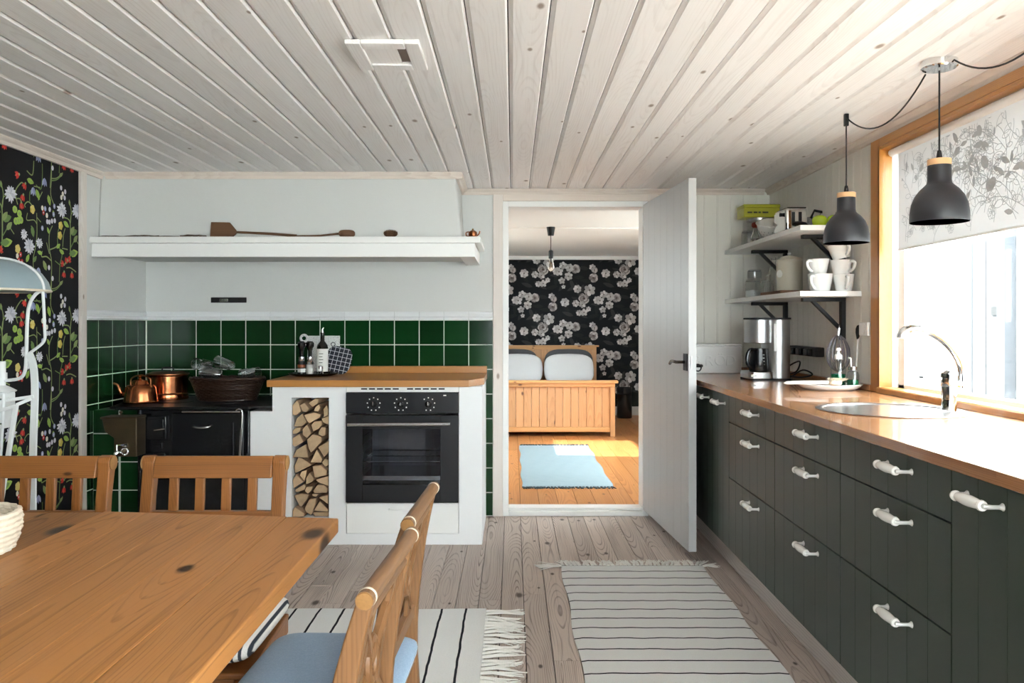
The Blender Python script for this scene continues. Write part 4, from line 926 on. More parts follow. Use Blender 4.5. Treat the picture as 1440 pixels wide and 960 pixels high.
# checked pot holder leaning against the tray things
ph = thing('pot_holder', 'dark blue checked cotton pot holder leaning behind the tray', 'pot holder', (PX(477, 4.73), 4.72, zt_))
t_ = NT('dark_check_cotton'); tc = t_.n('ShaderNodeTexCoord'); sp = t_.n('ShaderNodeSeparateXYZ'); t_.L(tc.outputs['Object'], sp.inputs[0])
fx_ = [t_.math('LESS_THAN', t_.math('FRACT', t_.math('DIVIDE', t_.math('ADD', sp.outputs[i], 5.0), .026)), .11) for i in (0, 2)]
t_.L(t_.mix(t_.math('MAXIMUM', *fx_), srgb('#20242e'), srgb('#c8ccd2')), t_.b.inputs['Base Color']); t_.b.inputs['Roughness'].default_value = .9
Yq = 4.73; c0 = Vector((PX(476, Yq), Yq, zt_ + .084)); rt = Matrix.Rotation(R(12), 3, 'Y') @ Matrix.Rotation(R(-14), 3, 'X')
o = obj('quilted_pad', MB().cushion((0, 0, 0), .078, .007, .082, e=.5, n=14), t_.m, ph); o.data.transform(Matrix.Translation(wpos(ph))); o.location = c0 - wpos(ph); o.rotation_euler = rt.to_euler()
lp = obj('hanging_loop', MB().tube([c0 + rt @ Vector((-.055 + .012 * math.cos(a), 0, .086 + .012 * math.sin(a))) for a in [2*PI*i/12 for i in range(12)]], .0025, 6, closed=True), M['greyfab'], ph)
# ---- things on the mantel shelf
zm = 1.6465; Ym = 4.27
pd = thing('wooden_peel', 'dark brown wooden baking peel with a square blade on the mantel shelf', 'peel', (PX(311, Ym), Ym, zm))
obj('blade', MB().prism([(PX(293, Ym), zm), (PX(324, Ym), zm), (PX(330, Ym), zm + .02), (PX(330, Ym), zm + .04), (PX(321, Ym), zm + .082), (PX(294.5, Ym), zm + .084)], lambda u, v, w_: (u, Ym + .02 + w_, v), 0, .012), M['brownwood'], pd, .003)
obj('handle', MB().tube([(PX(328, Ym), Ym + .026, zm + .030), (PX(380, Ym), Ym + .022, zm + .020), (PX(416, Ym), Ym + .016, zm + .0085)], [.006, .007, .008], 10), M['brownwood'], pd)
sp_ = thing('wooden_ladle', 'long dark wooden ladle lying on the mantel shelf between the peel and the pine cone', 'ladle', (PX(457, Ym), Ym, zm))
obj('handle', MB().tube([(PX(417, Ym), Ym + .01, zm + .006), (PX(450, Ym), Ym + .012, zm + .009), (PX(476, Ym), Ym + .014, zm + .020)], [.0045, .005, .006], 10), M['brownwood'], sp_)
obj('bowl', MB().cushion((PX(487, Ym), Ym + .015, zm + .0205), .044, .028, .020, e=.8, n=12), M['brownwood'], sp_)
pc = thing('pine_cone', 'brown pine cone lying on the mantel shelf', 'pine cone', (PX(549, Ym), Ym, zm))
mb = MB().cushion((PX(549, Ym), Ym + .01, zm + .0185), .032, .016, .0165, e=1, n=10); obj('core', mb, M['cone'], pc)
random.seed(6); mb = MB()
for k in range(70):
    a = k * 2.4; t_ = (k + .5) / 70; xx = -.036 + .072 * t_; r = .0185 * math.sqrt(max(0, 1 - (2*t_ - 1) ** 2)) + .002
    c_ = Vector((PX(549, Ym) + xx, Ym + .01 + r * math.cos(a), zm + .0205 + r * .95 * math.sin(a)))
    d_ = Vector((.3, math.cos(a), math.sin(a))).normalized(); mb.bar(c_ - d_ * .005, c_ + d_ * .002, .009, .003, up=(1, .1, .1))
o = obj('scales', mb, M['cone'], pc, smooth=False); o['kind'] = 'stuff'
ck = thing('toy_kettle', 'tiny copper kettle ornament at the end of the mantel shelf', 'ornament', (PX(665.5, Ym + .05), Ym + .05, zm))
kx, ky = PX(665, Ym + .05), Ym + .05
lathe_obj('body', [(0, 0), (.028, 0), (.026, .008), (.022, .01), (.024, .02), (.022, .034), (.01, .042), (0, .044)], (kx, ky, zm), 'copperd', ck)
obj('lid_knob', MB().lathe([(.004, 0), (.006, .006), (0, .012)], (kx, ky, zm + .042), 12), M['brass'], ck)
obj('spout', MB().tube(spline([(kx + .02, ky, zm + .012), (kx + .033, ky, zm + .022), (kx + .038, ky, zm + .038)], 4), .0035, 8), M['copperd'], ck)
obj('handle', MB().tube(spline([(kx - .02, ky, zm + .034), (kx - .036, ky, zm + .03), (kx - .034, ky, zm + .012), (kx - .022, ky, zm + .01)], 4), .003, 8), M['copperd'], ck)
random.seed(9)
for a, b, h_, lab in ((138, 173, .007, 'thin dark piece of driftwood at the wall end of the mantel shelf'), (174, 222, .011, 'long grey piece of bark lying flat on the mantel shelf'), (223, 250, .006, 'short dark twig lying on the mantel shelf between two bark pieces'), (252, 289, .014, 'brown arched piece of bark next to the baking peel')):
    pts = [(PX(a + (b - a) * i / 7, Ym), Ym + .012 + random.uniform(-.008, .008), zm + .003 + (h_ - .003) * (math.sin(PI * i / 7) * .5 + .25 * random.random())) for i in range(8)]
    rr = [max(.003, h_ * .5 * random.uniform(.5, 1)) for i in range(8)]; pts = [(x_, y_, max(z_, zm + r_)) for (x_, y_, z_), r_ in zip(pts, rr)]
    tag(obj('bark_piece', MB().tube(pts, rr, 8), M['bark']), lab, 'bark')
# ================================================================== right hand side: cabinets and worktop
XF, XC = .98, .96                                     # cabinet fronts, worktop edge
ZB, ZTOP, ZW = .16, .86, .888
def front(parent, y0, y1, z0, z1, name):
    # flat front with routed vertical grooves
    g0 = .0024; a, b = y0 + g0, y1 - g0; n = max(2, round((b - a) / .098)); st = (b - a) / n
    poly = [(a, .018), (a, 0)]
    for i in range(1, n): c = a + st * i; poly += [(c - .0013, 0), (c, .0011), (c + .0013, 0)]
    poly += [(b, 0), (b, .018)]
    mb = MB(); m = len(poly); za, zb = z0 + g0, z1 - g0
    vs = [(XF + v, u, za) for u, v in poly] + [(XF + v, u, zb) for u, v in poly]
    mb.add(vs, [tuple(range(m)), tuple(range(m, 2*m))] + [(i, (i+1) % m, m + (i+1) % m, m + i) for i in range(m)])
    return obj(name, mb, M['green'], parent, smooth=False)
def bow_handle(parent, yc, z):
    L = .052; xg = XF - .034
    h = obj('handle', MB().lathe([(.0, -L), (.0105, -L), (.0118, -L + .006), (.0085, -L + .012), (.0105, -L + .02), (.0125, -.008), (.0125, .008), (.0105, L - .02), (.0085, L - .012), (.0118, L - .006), (.0105, L), (0, L)], (xg, yc, z), 16, (0, 1, 0)), M['porcelain'], parent)
    h['label'] = 'white porcelain bow handle'
    for s_ in (-1, 1):
        ye = yc + s_ * L
        obj('handle_stem', MB().tube([(xg, ye - s_ * .004, z), (xg, ye + s_ * .006, z), (xg + .012, ye + s_ * .010, z), (XF - .004, ye + s_ * .010, z)], [.005, .0055, .0045, .0045], 8).lathe([(.0085, 0), (.006, .003), (.0045, .007)], (XF - .0002, ye + s_ * .010, z), 10, (-1, 0, 0)), M['stem'], h)
def cabinet(y0, y1, label, kind, hy=None):
    c = thing('base_cabinet', label, 'cabinet', ((XF + XR) / 2, (y0 + y1) / 2, 0), 'green kitchen base cabinets')
    obj('carcass', MB().box(XF + .02, XR - .002, y0 + .001, y0 + .017, ZB, ZTOP - .001).box(XF + .02, XR - .002, y1 - .017, y1 - .001, ZB, ZTOP - .001).box(XF + .02, XR - .002, y0 + .017, y1 - .017, ZB, ZB + .016).box(XR - .02, XR - .002, y0 + .017, y1 - .017, ZB + .016, ZTOP - .001), M['carcass'], c, smooth=False)
    obj('cabinet_leg', MB().box(1.12, 1.16, y0 + .05, y0 + .09, 0, ZB).box(1.12, 1.16, y1 - .09, y1 - .05, 0, ZB), M['black'], c)
    if kind == 'drawers':
        for z0, z1 in ((.735, ZTOP), (.485, .735), (ZB, .485)):
            d = front(c, y0, y1, z0, z1, 'drawer'); bow_handle(d, (y0 + y1) / 2 - .062, z1 - .043)
    elif kind == 'door':
        d = front(c, y0, y1, ZB, ZTOP, 'cabinet_door'); bow_handle(d, hy, ZTOP - .046)
    else:
        ym = (y0 + y1) / 2
        for a, b in ((ym, y1), (y0, ym)): d = front(c, a, b, ZB, ZTOP, 'cabinet_door'); bow_handle(d, a + .125, ZTOP - .046)
cabinet(4.20, 4.884, 'dark green base cabinet in the corner behind the open white door', 'door', 4.32)
cabinet(3.60, 4.20, 'dark green base cabinet with two narrow grooved doors beside the open white door', 'doors')
cabinet(2.972, 3.60, 'dark green cabinet of three grooved drawers below the dish plate', 'drawers')
cabinet(2.376, 2.972, 'dark green cabinet of three grooved drawers under the round sink', 'drawers')
cabinet(1.774, 2.376, 'dark green cabinet of three grooved drawers between the sink cabinet and the tall grooved door', 'drawers')
cabinet(1.174, 1.774, 'dark green cabinet with one tall grooved door and porcelain handle beside the drawers', 'door', 1.650)
cabinet(.574, 1.174, 'dark green cabinet with one grooved door at the end of the worktop', 'door', 1.05)
tag(obj('plinth_board', MB().box(1.066, 1.084, .58, 4.884, 0, ZB - .001), M['plinth'], bevel=.002), 'whitewashed plinth board under the dark green cabinets', 'plinth')
# worktop with a round cut-out for the sink
SX, SY, SR = 1.274, 2.68, .222
wk = thing('long_worktop', 'long oiled oak worktop with a round sink under the window', 'worktop', (1.27, 2.7, ZTOP))
def plate_hole(x0, x1, y0, y1, z0, z1, cx, cy, r, n=48):
    mb = MB(); vs = []; 
    for z in (z0, z1):
        for i in range(n):
            a = 2*PI*i/n; c_, s_ = math.cos(a), math.sin(a)
            k = min(((x1 - cx) / c_ if c_ > 1e-9 else 1e9), ((x0 - cx) / c_ if c_ < -1e-9 else 1e9), ((y1 - cy) / s_ if s_ > 1e-9 else 1e9), ((y0 - cy) / s_ if s_ < -1e-9 else 1e9))
            vs.append((cx + r*c_, cy + r*s_, z)); vs.append((cx + k*c_, cy + k*s_, z))
    fs = []; m = 2*n
    for i in range(n):
        j = (i + 1) % n; a, b, c_, d = 2*i, 2*i+1, 2*j+1, 2*j
        fs += [(a, d, c_, b), (m+a, m+b, m+c_, m+d), (a, m+a, m+d, d), (b, c_, m+c_, m+b)]
    return mb.add(vs, fs)
hw = .27
# corners of the square must be hit exactly: use n = 48 with the square centred on the sink
obj('worktop_slab', MB().box(XC, XR - .001, SY + hw, YB - .001, ZTOP, ZW), M['oak'], wk, .0015, 1, smooth=False)
obj('worktop_slab', MB().box(XC, XR - .001, .55, SY - hw, ZTOP, ZW), M['oak'], wk, .0015, 1, smooth=False)
obj('worktop_slab', plate_hole(SX - hw, SX + hw, SY - hw, SY + hw, ZTOP, ZW, SX, SY, SR), M['oak'], wk, smooth=False)
obj('worktop_slab', MB().box(XC, SX - hw, SY - hw, SY + hw, ZTOP, ZW), M['oak'], wk, smooth=False)
obj('worktop_slab', MB().box(SX + hw, XR - .001, SY - hw, SY + hw, ZTOP, ZW), M['oak'], wk, smooth=False)
obj('upstand', MB().box(XR - .026, XR - .001, 3.462, YB - .001, ZW, ZW + .026), M['oak'], wk, .002)
obj('upstand', MB().box(XC + .01, XR - .026, YB - .024, YB - .001, ZW, ZW + .026), M['oak'], wk, .002)
sk = thing('round_sink', 'round stainless steel sink set into the oak worktop under the window', 'sink', (SX, SY, ZW))
obj('sink_bowl', MB().lathe([(.236, .0005), (.237, .003), (.230, .0055), (.215, .004), (.206, -.004), (.203, -.02), (.198, -.13), (.185, -.152), (.03, -.158), (.03, -.160), (.19, -.157), (.202, -.132), (.207, -.02), (.212, -.003), (.218, .0)], (SX, SY, ZW), 64), M['steel'], sk)
obj('drain', MB().lathe([(.036, 0), (.036, .003), (.02, .001), (0, .001)], (SX, SY, ZW - .1575), 24), M['chrome'], sk)
# faucet
Yf = 2.657; bxp = PX(1336, Yf)
fa = thing('kitchen_faucet', 'polished chrome mixer tap with a high curved spout beside the round sink', 'faucet', (bxp, Yf, ZW))
def q(px, py, dy=0.): return (PX(px, Yf + dy), Yf + dy, PZ(py, Yf + dy))
obj('tap_body', MB().tube([q(1334, 576.8), q(1334.3, 573), q(1334.6, 560), q(1334.5, 545), q(1335, 541)], [.026, .024, .022, .025, .024], 24), M['chrome'], fa)
obj('tap_head', MB().tube([q(1334.5, 542.5), q(1334, 538), q(1334.5, 526), q(1336, 523)], [.0245, .0265, .0255, .014], 24), M['chrome'], fa)
obj('lever', MB().tube([q(1328, 532), q(1318, 533.3), q(1296, 530.2)], [.007, .0035, .0028], 10), M['chrome'], fa)
obj('lever_tip', MB().tube([q(1298, 530.4), q(1293, 530)], .004, 10), M['black'], fa)
sp = [q(1346, 541, .02), q(1353, 541, .02), q(1354, 530, .02), q(1352, 515, .02), q(1344, 497, .01), q(1328, 479), q(1309, 467), q(1291, 462.5), q(1277, 463), q(1270, 467.5), q(1267.5, 474.5)]
S_ = spline(sp[2:], 6); obj('spout', MB().tube(S_, .0142, 16), M['chrome'], fa)
obj('spout_base', MB().tube([q(1340, 539, .005), q(1354, 540, .02), q(1354, 545, .02)], .0125, 14).tube([q(1354, 545, .02), q(1354, 528, .02)], .0155, 16), M['chrome'], fa)
obj('aerator', MB().tube([q(1268, 470.5), q(1267, 475.5)], .0145, 16), M['chrome'], fa)
# ---- wall shelves and brackets
def shelf(z, label):
    s_ = thing('wall_shelf', label, 'shelf', (1.44, 4.2, z - .024))
    obj('shelf_board', MB().box(1.300, XR, 3.593, 4.868, z - .024, z), M['white'], s_, .002)
    for Y in (3.777, 4.569):
        bl, w_ = .205, .028
        mb = MB().box(XR - bl, XR, Y - w_/2, Y + w_/2, z - .043, z - .0245); mb.box(XR - .022, XR, Y - w_/2, Y + w_/2, z - .225, z - .043)
        mb.bar((XR - bl + .045, Y, z - .034), (XR - .004, Y, z - .19), .016, .020, up=(0, 1, 0))
        obj('shelf_bracket', mb, M['black'], s_, .0015, 1, smooth=False)
Z1, Z2 = 1.329, 1.628
shelf(Z2, 'upper white wall shelf with black angle brackets carrying the toaster and apples')
shelf(Z1, 'lower white wall shelf with black angle brackets carrying the cups')
def cup(name, label, c, ang, tilt=None, grp=None, r=.052, h_=.073):
    e = thing(name, label, 'cup', c, grp)
    prof = [(0, .0), (r*.70, 0), (r*.73, .003), (r*.97, h_ - .002), (r, h_), (r - .003, h_ + .001), (r - .0045, h_ - .003), (r*.68, .006), (0, .005)]
    b = obj('cup_body', MB().lathe(prof, c, 32), M['ceramic'], e)
    ca, sa = math.cos(ang), math.sin(ang)
    P = [(r*.96, h_*.84), (r*1.3, h_*.86), (r*1.52, h_*.72), (r*1.42, h_*.45), (r*1.0, h_*.2), (r*.84, h_*.18)]
    hnd = obj('cup_handle', MB().tube([(c[0] + p.x*ca, c[1] + p.x*sa, c[2] + p.y) for p in spline([(a, b_, 0) for a, b_ in P], 5)], .0062, 10), M['ceramic'], e)
    if tilt: e.rotation_euler = tilt
    return e
def at(px, Y, z): return (PX(px, Y), Y, z)
G_ = 'white cups on the lower shelf'
cup('coffee_cup', 'large white cup at the bottom of the two high stack on the lower shelf', at(1153.5, 3.70, Z1 + .0005), R(222), grp=G_, r=.058, h_=.082)
cup('coffee_cup', 'white cup on top of the two high stack beside the cream canister', at(1150.5, 3.71, Z1 + .0840), R(212), grp=G_, r=.051, h_=.068)
cup('coffee_cup', 'white cup at the bottom of the three high stack on the lower shelf', at(1186.5, 3.655, Z1 + .0005), R(262), grp=G_, r=.048, h_=.078)
cup('coffee_cup', 'white cup in the middle of the three high stack on the lower shelf', at(1183.5, 3.66, Z1 + .0800), R(295), grp=G_, r=.051, h_=.064)
cup('coffee_cup', 'tilted white cup on top of the three high stack below the pendant lamp', at(1183.5, 3.66, Z1 + .1530), R(280), tilt=(0, R(-14), 0), grp=G_, r=.052, h_=.070)
# canister on a wooden board
Yc = 4.05
tag(obj('wooden_board', MB().box(1.315, 1.50, 3.90, 4.22, Z1 + .0005, Z1 + .0165), M['brownwood'], bevel=.003), 'small dark wooden board under the cream canister on the lower shelf', 'board')
cn = thing('lidded_canister', 'tall grey cream enamel canister with ribbed sides, round badge and lid knob', 'canister', at(1110, Yc, Z1 + .017))
cc = at(1110, Yc, Z1 + .017)
mb = MB(); n = 48; vs = []; prof = [(.062, 0), (.064, .004), (.064, .135), (.0655, .14), (.0655, .15), (.064, .155)]
for r, z in prof:
    for k in range(n): a = 2*PI*k/n; rr = r + (.0012 * math.cos(a * 24) if .01 < z < .12 else 0); vs.append((cc[0] + rr*math.cos(a), cc[1] + rr*math.sin(a), cc[2] + z))
mb.add(vs, [(i*n+k, i*n+(k+1) % n, (i+1)*n+(k+1) % n, (i+1)*n+k) for i in range(len(prof)-1) for k in range(n)] + [tuple(range(n))[::-1]])
obj('canister_body', mb, M['cream'], cn, ang=60)
cl = lathe_obj('canister_lid', [(.067, 0), (.0675, .004), (.058, .012), (.03, .024), (.008, .028), (0, .028)], (cc[0], cc[1], cc[2] + .155), 'cream', cn, 40)
lathe_obj('lid_knob', [(.004, 0), (.0095, .006), (.0095, .012), (0, .018)], (cc[0], cc[1], cc[2] + .182), 'ceramic', cl, 16)
a = R(205); obj('badge', MB().lathe([(.0, 0), (.019, 0), (.019, .003), (0, .003)], (cc[0] + .0635*math.cos(a), cc[1] + .0635*math.sin(a), cc[2] + .088), 24, (math.cos(a), math.sin(a), 0)), M['paperlabel'], cn)
def clip_jar(label, c, r, h_, fill=None, grp=None):
    e = thing('clip_top_jar', label, 'jar', c, grp)
    lathe_obj('jar_body', [(0, 0), (r, 0), (r + .001, .004), (r + .001, h_*.75), (r*.85, h_*.86), (r*.87, h_*.93), (r*.82, h_*.93), (r*.8, h_*.86), (r - .003, h_*.73), (r - .003, .006), (0, .005)], c, 'thinglass', e)
    lathe_obj('jar_lid', [(r*.88, h_*.94), (r*.9, h_*.96), (r*.85, h_), (0, h_*1.01)], c, 'thinglass', e)
    obj('wire_clip', MB().tube([(c[0] + r*.92*math.cos(t_), c[1] + r*.92*math.sin(t_), c[2] + h_*.9) for t_ in [2*PI*i/24 for i in range(24)]], .0015, 6, closed=True).tube(spline([(c[0] - r*.9, c[1] - .012, c[2] + h_*.9), (c[0] - r*1.12, c[1] - .02, c[2] + h_*.8), (c[0] - r*1.05, c[1] - .02, c[2] + h_*.6)], 4), .0015, 6), M['steel'], e)
    if fill: lathe_obj('contents', [(0, .006), (r - .0035, .006), (r - .0035, h_*fill), (0, h_*(fill + .04))], c, 'salt', e)
clip_jar('low clip top glass jar part filled with sugar on the lower shelf', at(1059, 4.55, Z1 + .0005), .045, .105, .38)
clip_jar('small empty clip top glass jar standing on the sugar jar', at(1061, 4.55, Z1 + .1080), .040, .052)
clip_jar('empty clip top glass jar between the sugar jar and the canister', at(1079, 4.42, Z1 + .0005), .035, .095)
def bottle(label, c, r, h_, name='glass_bottle'):
    e = thing(name, label, 'bottle', c)
    lathe_obj('bottle_body', [(0, 0), (r, 0), (r, h_*.45), (r*.75, h_*.6), (r*.38, h_*.78), (r*.36, h_*.95), (r*.42, h_*.96), (r*.42, h_), (r*.3, h_), (r*.3, h_*.78), (r*.68, h_*.6), (r - .003, h_*.44), (r - .003, .005), (0, .005)], c, 'glass', e, 24)
    return e
bottle('tall clear glass bottle behind the canister on the lower shelf', at(1087.5, 4.62, Z1 + .0005), .038, .235)
bottle('short clear glass bottle in front of the jars on the lower shelf', at(1080.5, 4.27, Z1 + .0005), .026, .115)
# ---- upper shelf things
Yt_ = 4.45
yt = thing('yellow_tin', 'lime yellow tin box with black lettering on top of the wide glass jar', 'tin', at(1088, 4.7, Z2 + .1725))
tx0, tx1 = 1.345, 1.555; tz1 = PZ(287, 4.62)
tn = obj('tin_body', MB().box(tx0, tx1, 4.62, 4.76, Z2 + .1725, tz1 - .02), M['yellow'], yt, .004)
obj('tin_lid', MB().box(tx0 - .002, tx1 + .002, 4.618, 4.762, tz1 - .02, tz1), M['yellow'], yt, .004)
for k, (a, b) in enumerate(((0, .028), (.036, .058), (.064, .078), (.088, .122))): obj('lettering', MB().box(tx0 + .02 + a, tx0 + .02 + b, 4.6186, 4.6205, tz1 - .052, tz1 - .043), M['ink'], yt)
gj = thing('storage_jar', 'wide clear glass storage jar with a lid carrying the yellow tin', 'jar', (1.455, 4.69, Z2 + .0005))
lathe_obj('jar_body', [(0, 0), (.07, 0), (.072, .004), (.072, .155), (.069, .155), (.069, .006), (0, .005)], (1.455, 4.69, Z2 + .0005), 'thinglass', gj, 36); lathe_obj('jar_lid', [(0, .155), (.074, .155), (.074, .17), (0, .1715)], (1.455, 4.69, Z2 + .0005), 'steel', gj, 36)
clip_jar('small open glass jar at the wall end of the upper shelf', at(1053, 4.56, Z2 + .0005), .042, .085)
sb = thing('stopper_bottle', 'small glass bottle with a red swing stopper on the upper shelf', 'bottle', at(1063, 4.45, Z2 + .0005))
c_ = at(1061.5, 4.45, Z2 + .0005)
lathe_obj('bottle_body', [(0, 0), (.024, 0), (.026, .03), (.014, .07), (.011, .088), (.013, .092), (.009, .092), (.009, .07), (.021, .028), (0, .004)], c_, 'glass', sb, 20)
obj('stopper', MB().cushion((c_[0], c_[1], c_[2] + .105), .018, .018, .016, e=1, n=10), M['red'], sb)
obj('wire', MB().tube(spline([(c_[0] + .012, c_[1] - .008, c_[2] + .09), (c_[0] + .018, c_[1] - .022, c_[2] + .07), (c_[0] + .016, c_[1] - .026, c_[2] + .02)], 4), .0018, 6), M['steel'], sb)
# enamel colander tilted
cd = thing('enamel_colander', 'white enamel colander with holes tilted on the upper shelf', 'colander', at(1089, 4.30, Z2 + .0005))
ccx = at(1086, 4.31, Z2); q_ = Vector((-.12, -.35, .93)).normalized()
o = Vector((ccx[0], ccx[1], Z2 + .0165))
cdb = obj('colander_bowl', MB().lathe([(.0, .0), (.03, .002), (.055, .018), (.073, .048), (.082, .085), (.086, .087), (.085, .090), (.079, .087), (.07, .05), (.052, .022), (.03, .006), (0, .004)], o, 36, q_), M['enamel'], cd)
rq = Vector((0,0,1)).rotation_difference(q_); mb = MB()
for ring, (r_, z_) in enumerate(((.045, .010), (.058, .021), (.068, .037), (.074, .052))):
    for k in range(22): a = 2*PI*k/22 + ring*.14; pp = o + rq @ Vector((r_*math.cos(a), r_*math.sin(a), z_)); nn = rq @ Vector((math.cos(a)*.8, math.sin(a)*.8, -.6)).normalized(); mb.lathe([(.0, 0), (.0023, 0), (.0023, .0012), (0, .0012)], pp + nn * .0006, 6, nn)
oo = obj('holes', mb, M['ink'], cdb, smooth=False); oo['kind'] = 'stuff'
pa = o + rq @ Vector((-.03, -.083, .083))
obj('grip', MB().tube(spline([pa + rq @ Vector((-.018, 0, 0)), pa + rq @ Vector((-.012, -.016, .004)), pa + rq @ Vector((.012, -.016, .004)), pa + rq @ Vector((.02, 0, 0))], 5), .004, 8), M['enamel'], cd)
# toaster
Yt_ = 4.03
ts = thing('chrome_toaster', 'small chrome toaster with black slots on the upper shelf', 'toaster', at(1120, Yt_, Z2 + .0005))
ax0, ax1, ay0, ay1, az1 = PX(1103, Yt_) - .01, PX(1131, Yt_), 3.98, 4.17, Z2 + .135
obj('toaster_body', MB().box(ax0, ax1, ay0, ay1, Z2 + .012, az1), M['chrome'], ts, .014, 4)
obj('foot', MB().box(ax0 + .01, ax1 - .01, ay0 + .01, ay1 - .01, Z2 + .0005, Z2 + .012), M['black'], ts)
for k in range(2): obj('side_slot', MB().box(ax0 + .030 + k*.034, ax0 + .046 + k*.034, ay0 - .0012, ay0 + .001, Z2 + .045, az1 - .022), M['black'], ts)
obj('top_rim', MB().box(ax0 + .012, ax1 - .004, ay0 + .01, ay1 - .02, az1 - .001, az1 + .004), M['blackgloss'], ts, .002)
obj('knob', MB().lathe([(.009, 0), (.010, .012), (0, .014)], (ax0 - .001, ay0 + .05, az1 - .03), 14, (-1, 0, 0)), M['black'], ts)
# ladle-like strainer with black cap and a long black handle
ms_ = thing('measuring_scoop', 'steel scoop with a round black cap on the edge of the upper shelf', 'scoop', at(1126, 3.85, Z2 + .0005))
c_ = Vector(at(1124.5, 3.86, Z2 + .027))
obj('scoop_bowl', MB().lathe([(0, -.024), (.02, -.020), (.033, -.008), (.036, .004), (.033, .004), (.02, -.016), (0, -.020)], c_, 24, (0, -.35, .95)), M['chrome'], ms_)
obj('cap', MB().lathe([(.037, .004), (.038, .010), (.03, .018), (0, .021)], c_, 24, (0, -.35, .95)), M['black'], ms_)
sp2 = thing('saucepan', 'small steel saucepan with a black handle at the back of the upper shelf', 'saucepan', at(1141, 4.12, Z2 + .0005))
c_ = at(1144, 4.14, Z2 + .0005)
lathe_obj('pan_body', [(0, 0), (.045, 0), (.05, .006), (.05, .102), (.053, .104), (.047, .104), (.046, .008), (0, .005)], c_, 'steel', sp2)
obj('pan_handle', MB().tube([(c_[0] - .03, c_[1] - .044, c_[2] + .098), (c_[0] - .022, c_[1] - .07, c_[2] + .132), (c_[0] + .045, c_[1] - .10, c_[2] + .112)], [.006, .007, .007], 10), M['black'], sp2)
def apple(label, c, r):
    e = thing('green_apple', label, 'apple', c, 'green apples on the upper shelf')
    lathe_obj('apple_flesh', [(0, .004), (r*.35, .0), (r*.7, r*.2), (r*.95, r*.7), (r, r*1.1), (r*.85, r*1.5), (r*.5, r*1.72), (r*.2, r*1.66), (0, r*1.55)], c, 'apple', e, 28)
    obj('stalk', MB().tube([(c[0], c[1], c[2] + r*1.55), (c[0] + .002, c[1], c[2] + r*1.85), (c[0] + .006, c[1], c[2] + r*2.1)], .0014, 6), M['bark'], e)
apple('bright green apple beside the toaster on the upper shelf', at(1152.5, 3.72, Z2 + .0003), .034)
apple('bright green apple at the end of the upper shelf, behind the pendant lamp', at(1174, 3.74, Z2 + .0003), .037)
# ---- worktop things
bb = thing('bread_bin', 'white bread bin with raised lettering at the back of the oak worktop', 'bread bin', (1.17, 4.7, ZW))
Yn = 4.672; nx0, nx1, nz1 = 1.00, PX(1043, Yn), PZ(484, Yn)
obj('bin_body', MB().box(nx0, nx1, Yn, 4.845, ZW + .0005, nz1 - .012), M['ceramic'], bb, .005, 3)
obj('bin_lid', MB().box(nx0 - .001, nx1 + .001, Yn - .002, 4.847, nz1 - .012, nz1), M['ceramic'], bb, .004, 3)
dg = bpy.context.evaluated_depsgraph_get()
for ch, px in (('B', 979.5), ('R', 997.5), ('Ö', 1013), ('D', 1027.5)):
    cu = bpy.data.curves.new('letter', 'FONT'); cu.body = ch; cu.size = .085; cu.extrude = .004; cu.bevel_depth = .001; cu.align_x = 'CENTER'
    to = bpy.data.objects.new('letter_src', cu); COL.objects.link(to); bpy.context.view_layer.update()
    me = bpy.data.meshes.new_from_object(to.evaluated_get(bpy.context.evaluated_depsgraph_get())); bpy.data.objects.remove(to)
    me.materials.clear(); me.materials.append(M['ceramic'])
    lo = bpy.data.objects.new('raised_letter', me); COL.objects.link(lo); lo.parent = bb; lo.location = Vector((PX(px, Yn), Yn - .0005, PZ(513.5, Yn))) - wpos(bb); lo.rotation_euler = (PI/2, 0, 0)
# coffee maker
Yq = 4.16; z0 = ZW + .0005
cm = thing('coffee_maker', 'brushed steel coffee maker with black glass jug on the oak worktop', 'coffee maker', at(1078, Yq, ZW))
def kx_(p): return PX(p, Yq)
def kz_(p): return PZ(p, Yq)
cxm = kx_(1094)
def dshape(x0, x1, y0, y1, r):
    pts = []
    for cx_, cy_, a0 in ((x1 - r, y0 + r, -90), (x1 - r, y1 - r, 0), (x0 + r, y1 - r, 90), (x0 + r, y0 + r, 180)):
        for k in range(7): a = R(a0 + 15*k); pts.append((cx_ + r*math.cos(a), cy_ + r*math.sin(a)))
    return pts
cy0, cy1 = Yq - .06, Yq + .13
obj('main_column', MB().prism(dshape(kx_(1077), kx_(1110), cy0, cy1, .060), lambda u, v, z: (u, v, z), z0 + .008, kz_(449)), M['brushed'], cm, .003)
obj('brew_head', MB().prism(dshape(kx_(1053), kx_(1084), cy0 + .004, cy1, .052), lambda u, v, z: (u, v, z), kz_(482), kz_(449)), M['brushed'], cm, .003)
obj('base', MB().prism(dshape(kx_(1049), kx_(1084), cy0 - .01, cy1, .03), lambda u, v, z: (u, v, z), z0 + .008, kz_(522)), M['steel'], cm, .003)
obj('foot', MB().prism(dshape(kx_(1049), kx_(1110), cy0 - .008, cy1, .03), lambda u, v, z: (u, v, z), z0, z0 + .008), M['black'], cm)
obj('top_lid', MB().prism(dshape(kx_(1053), kx_(1110), cy0 + .002, cy1, .035), lambda u, v, z: (u, v, z), kz_(449), kz_(446.5)), M['black'], cm, .002)
obj('water_gauge', MB().box(kx_(1083), kx_(1087), cy0 - .0015, cy0 + .003, kz_(493), kz_(455)), M['ceramic'], cm, .001)
obj('button_row', MB().box(kx_(1050.5), kx_(1058), cy0 - .0118, cy0 - .009, kz_(528.5), kz_(525.5)), M['paperlabel'], cm, .001)
jc = (kx_(1067), cy0 + .055, kz_(521.5))
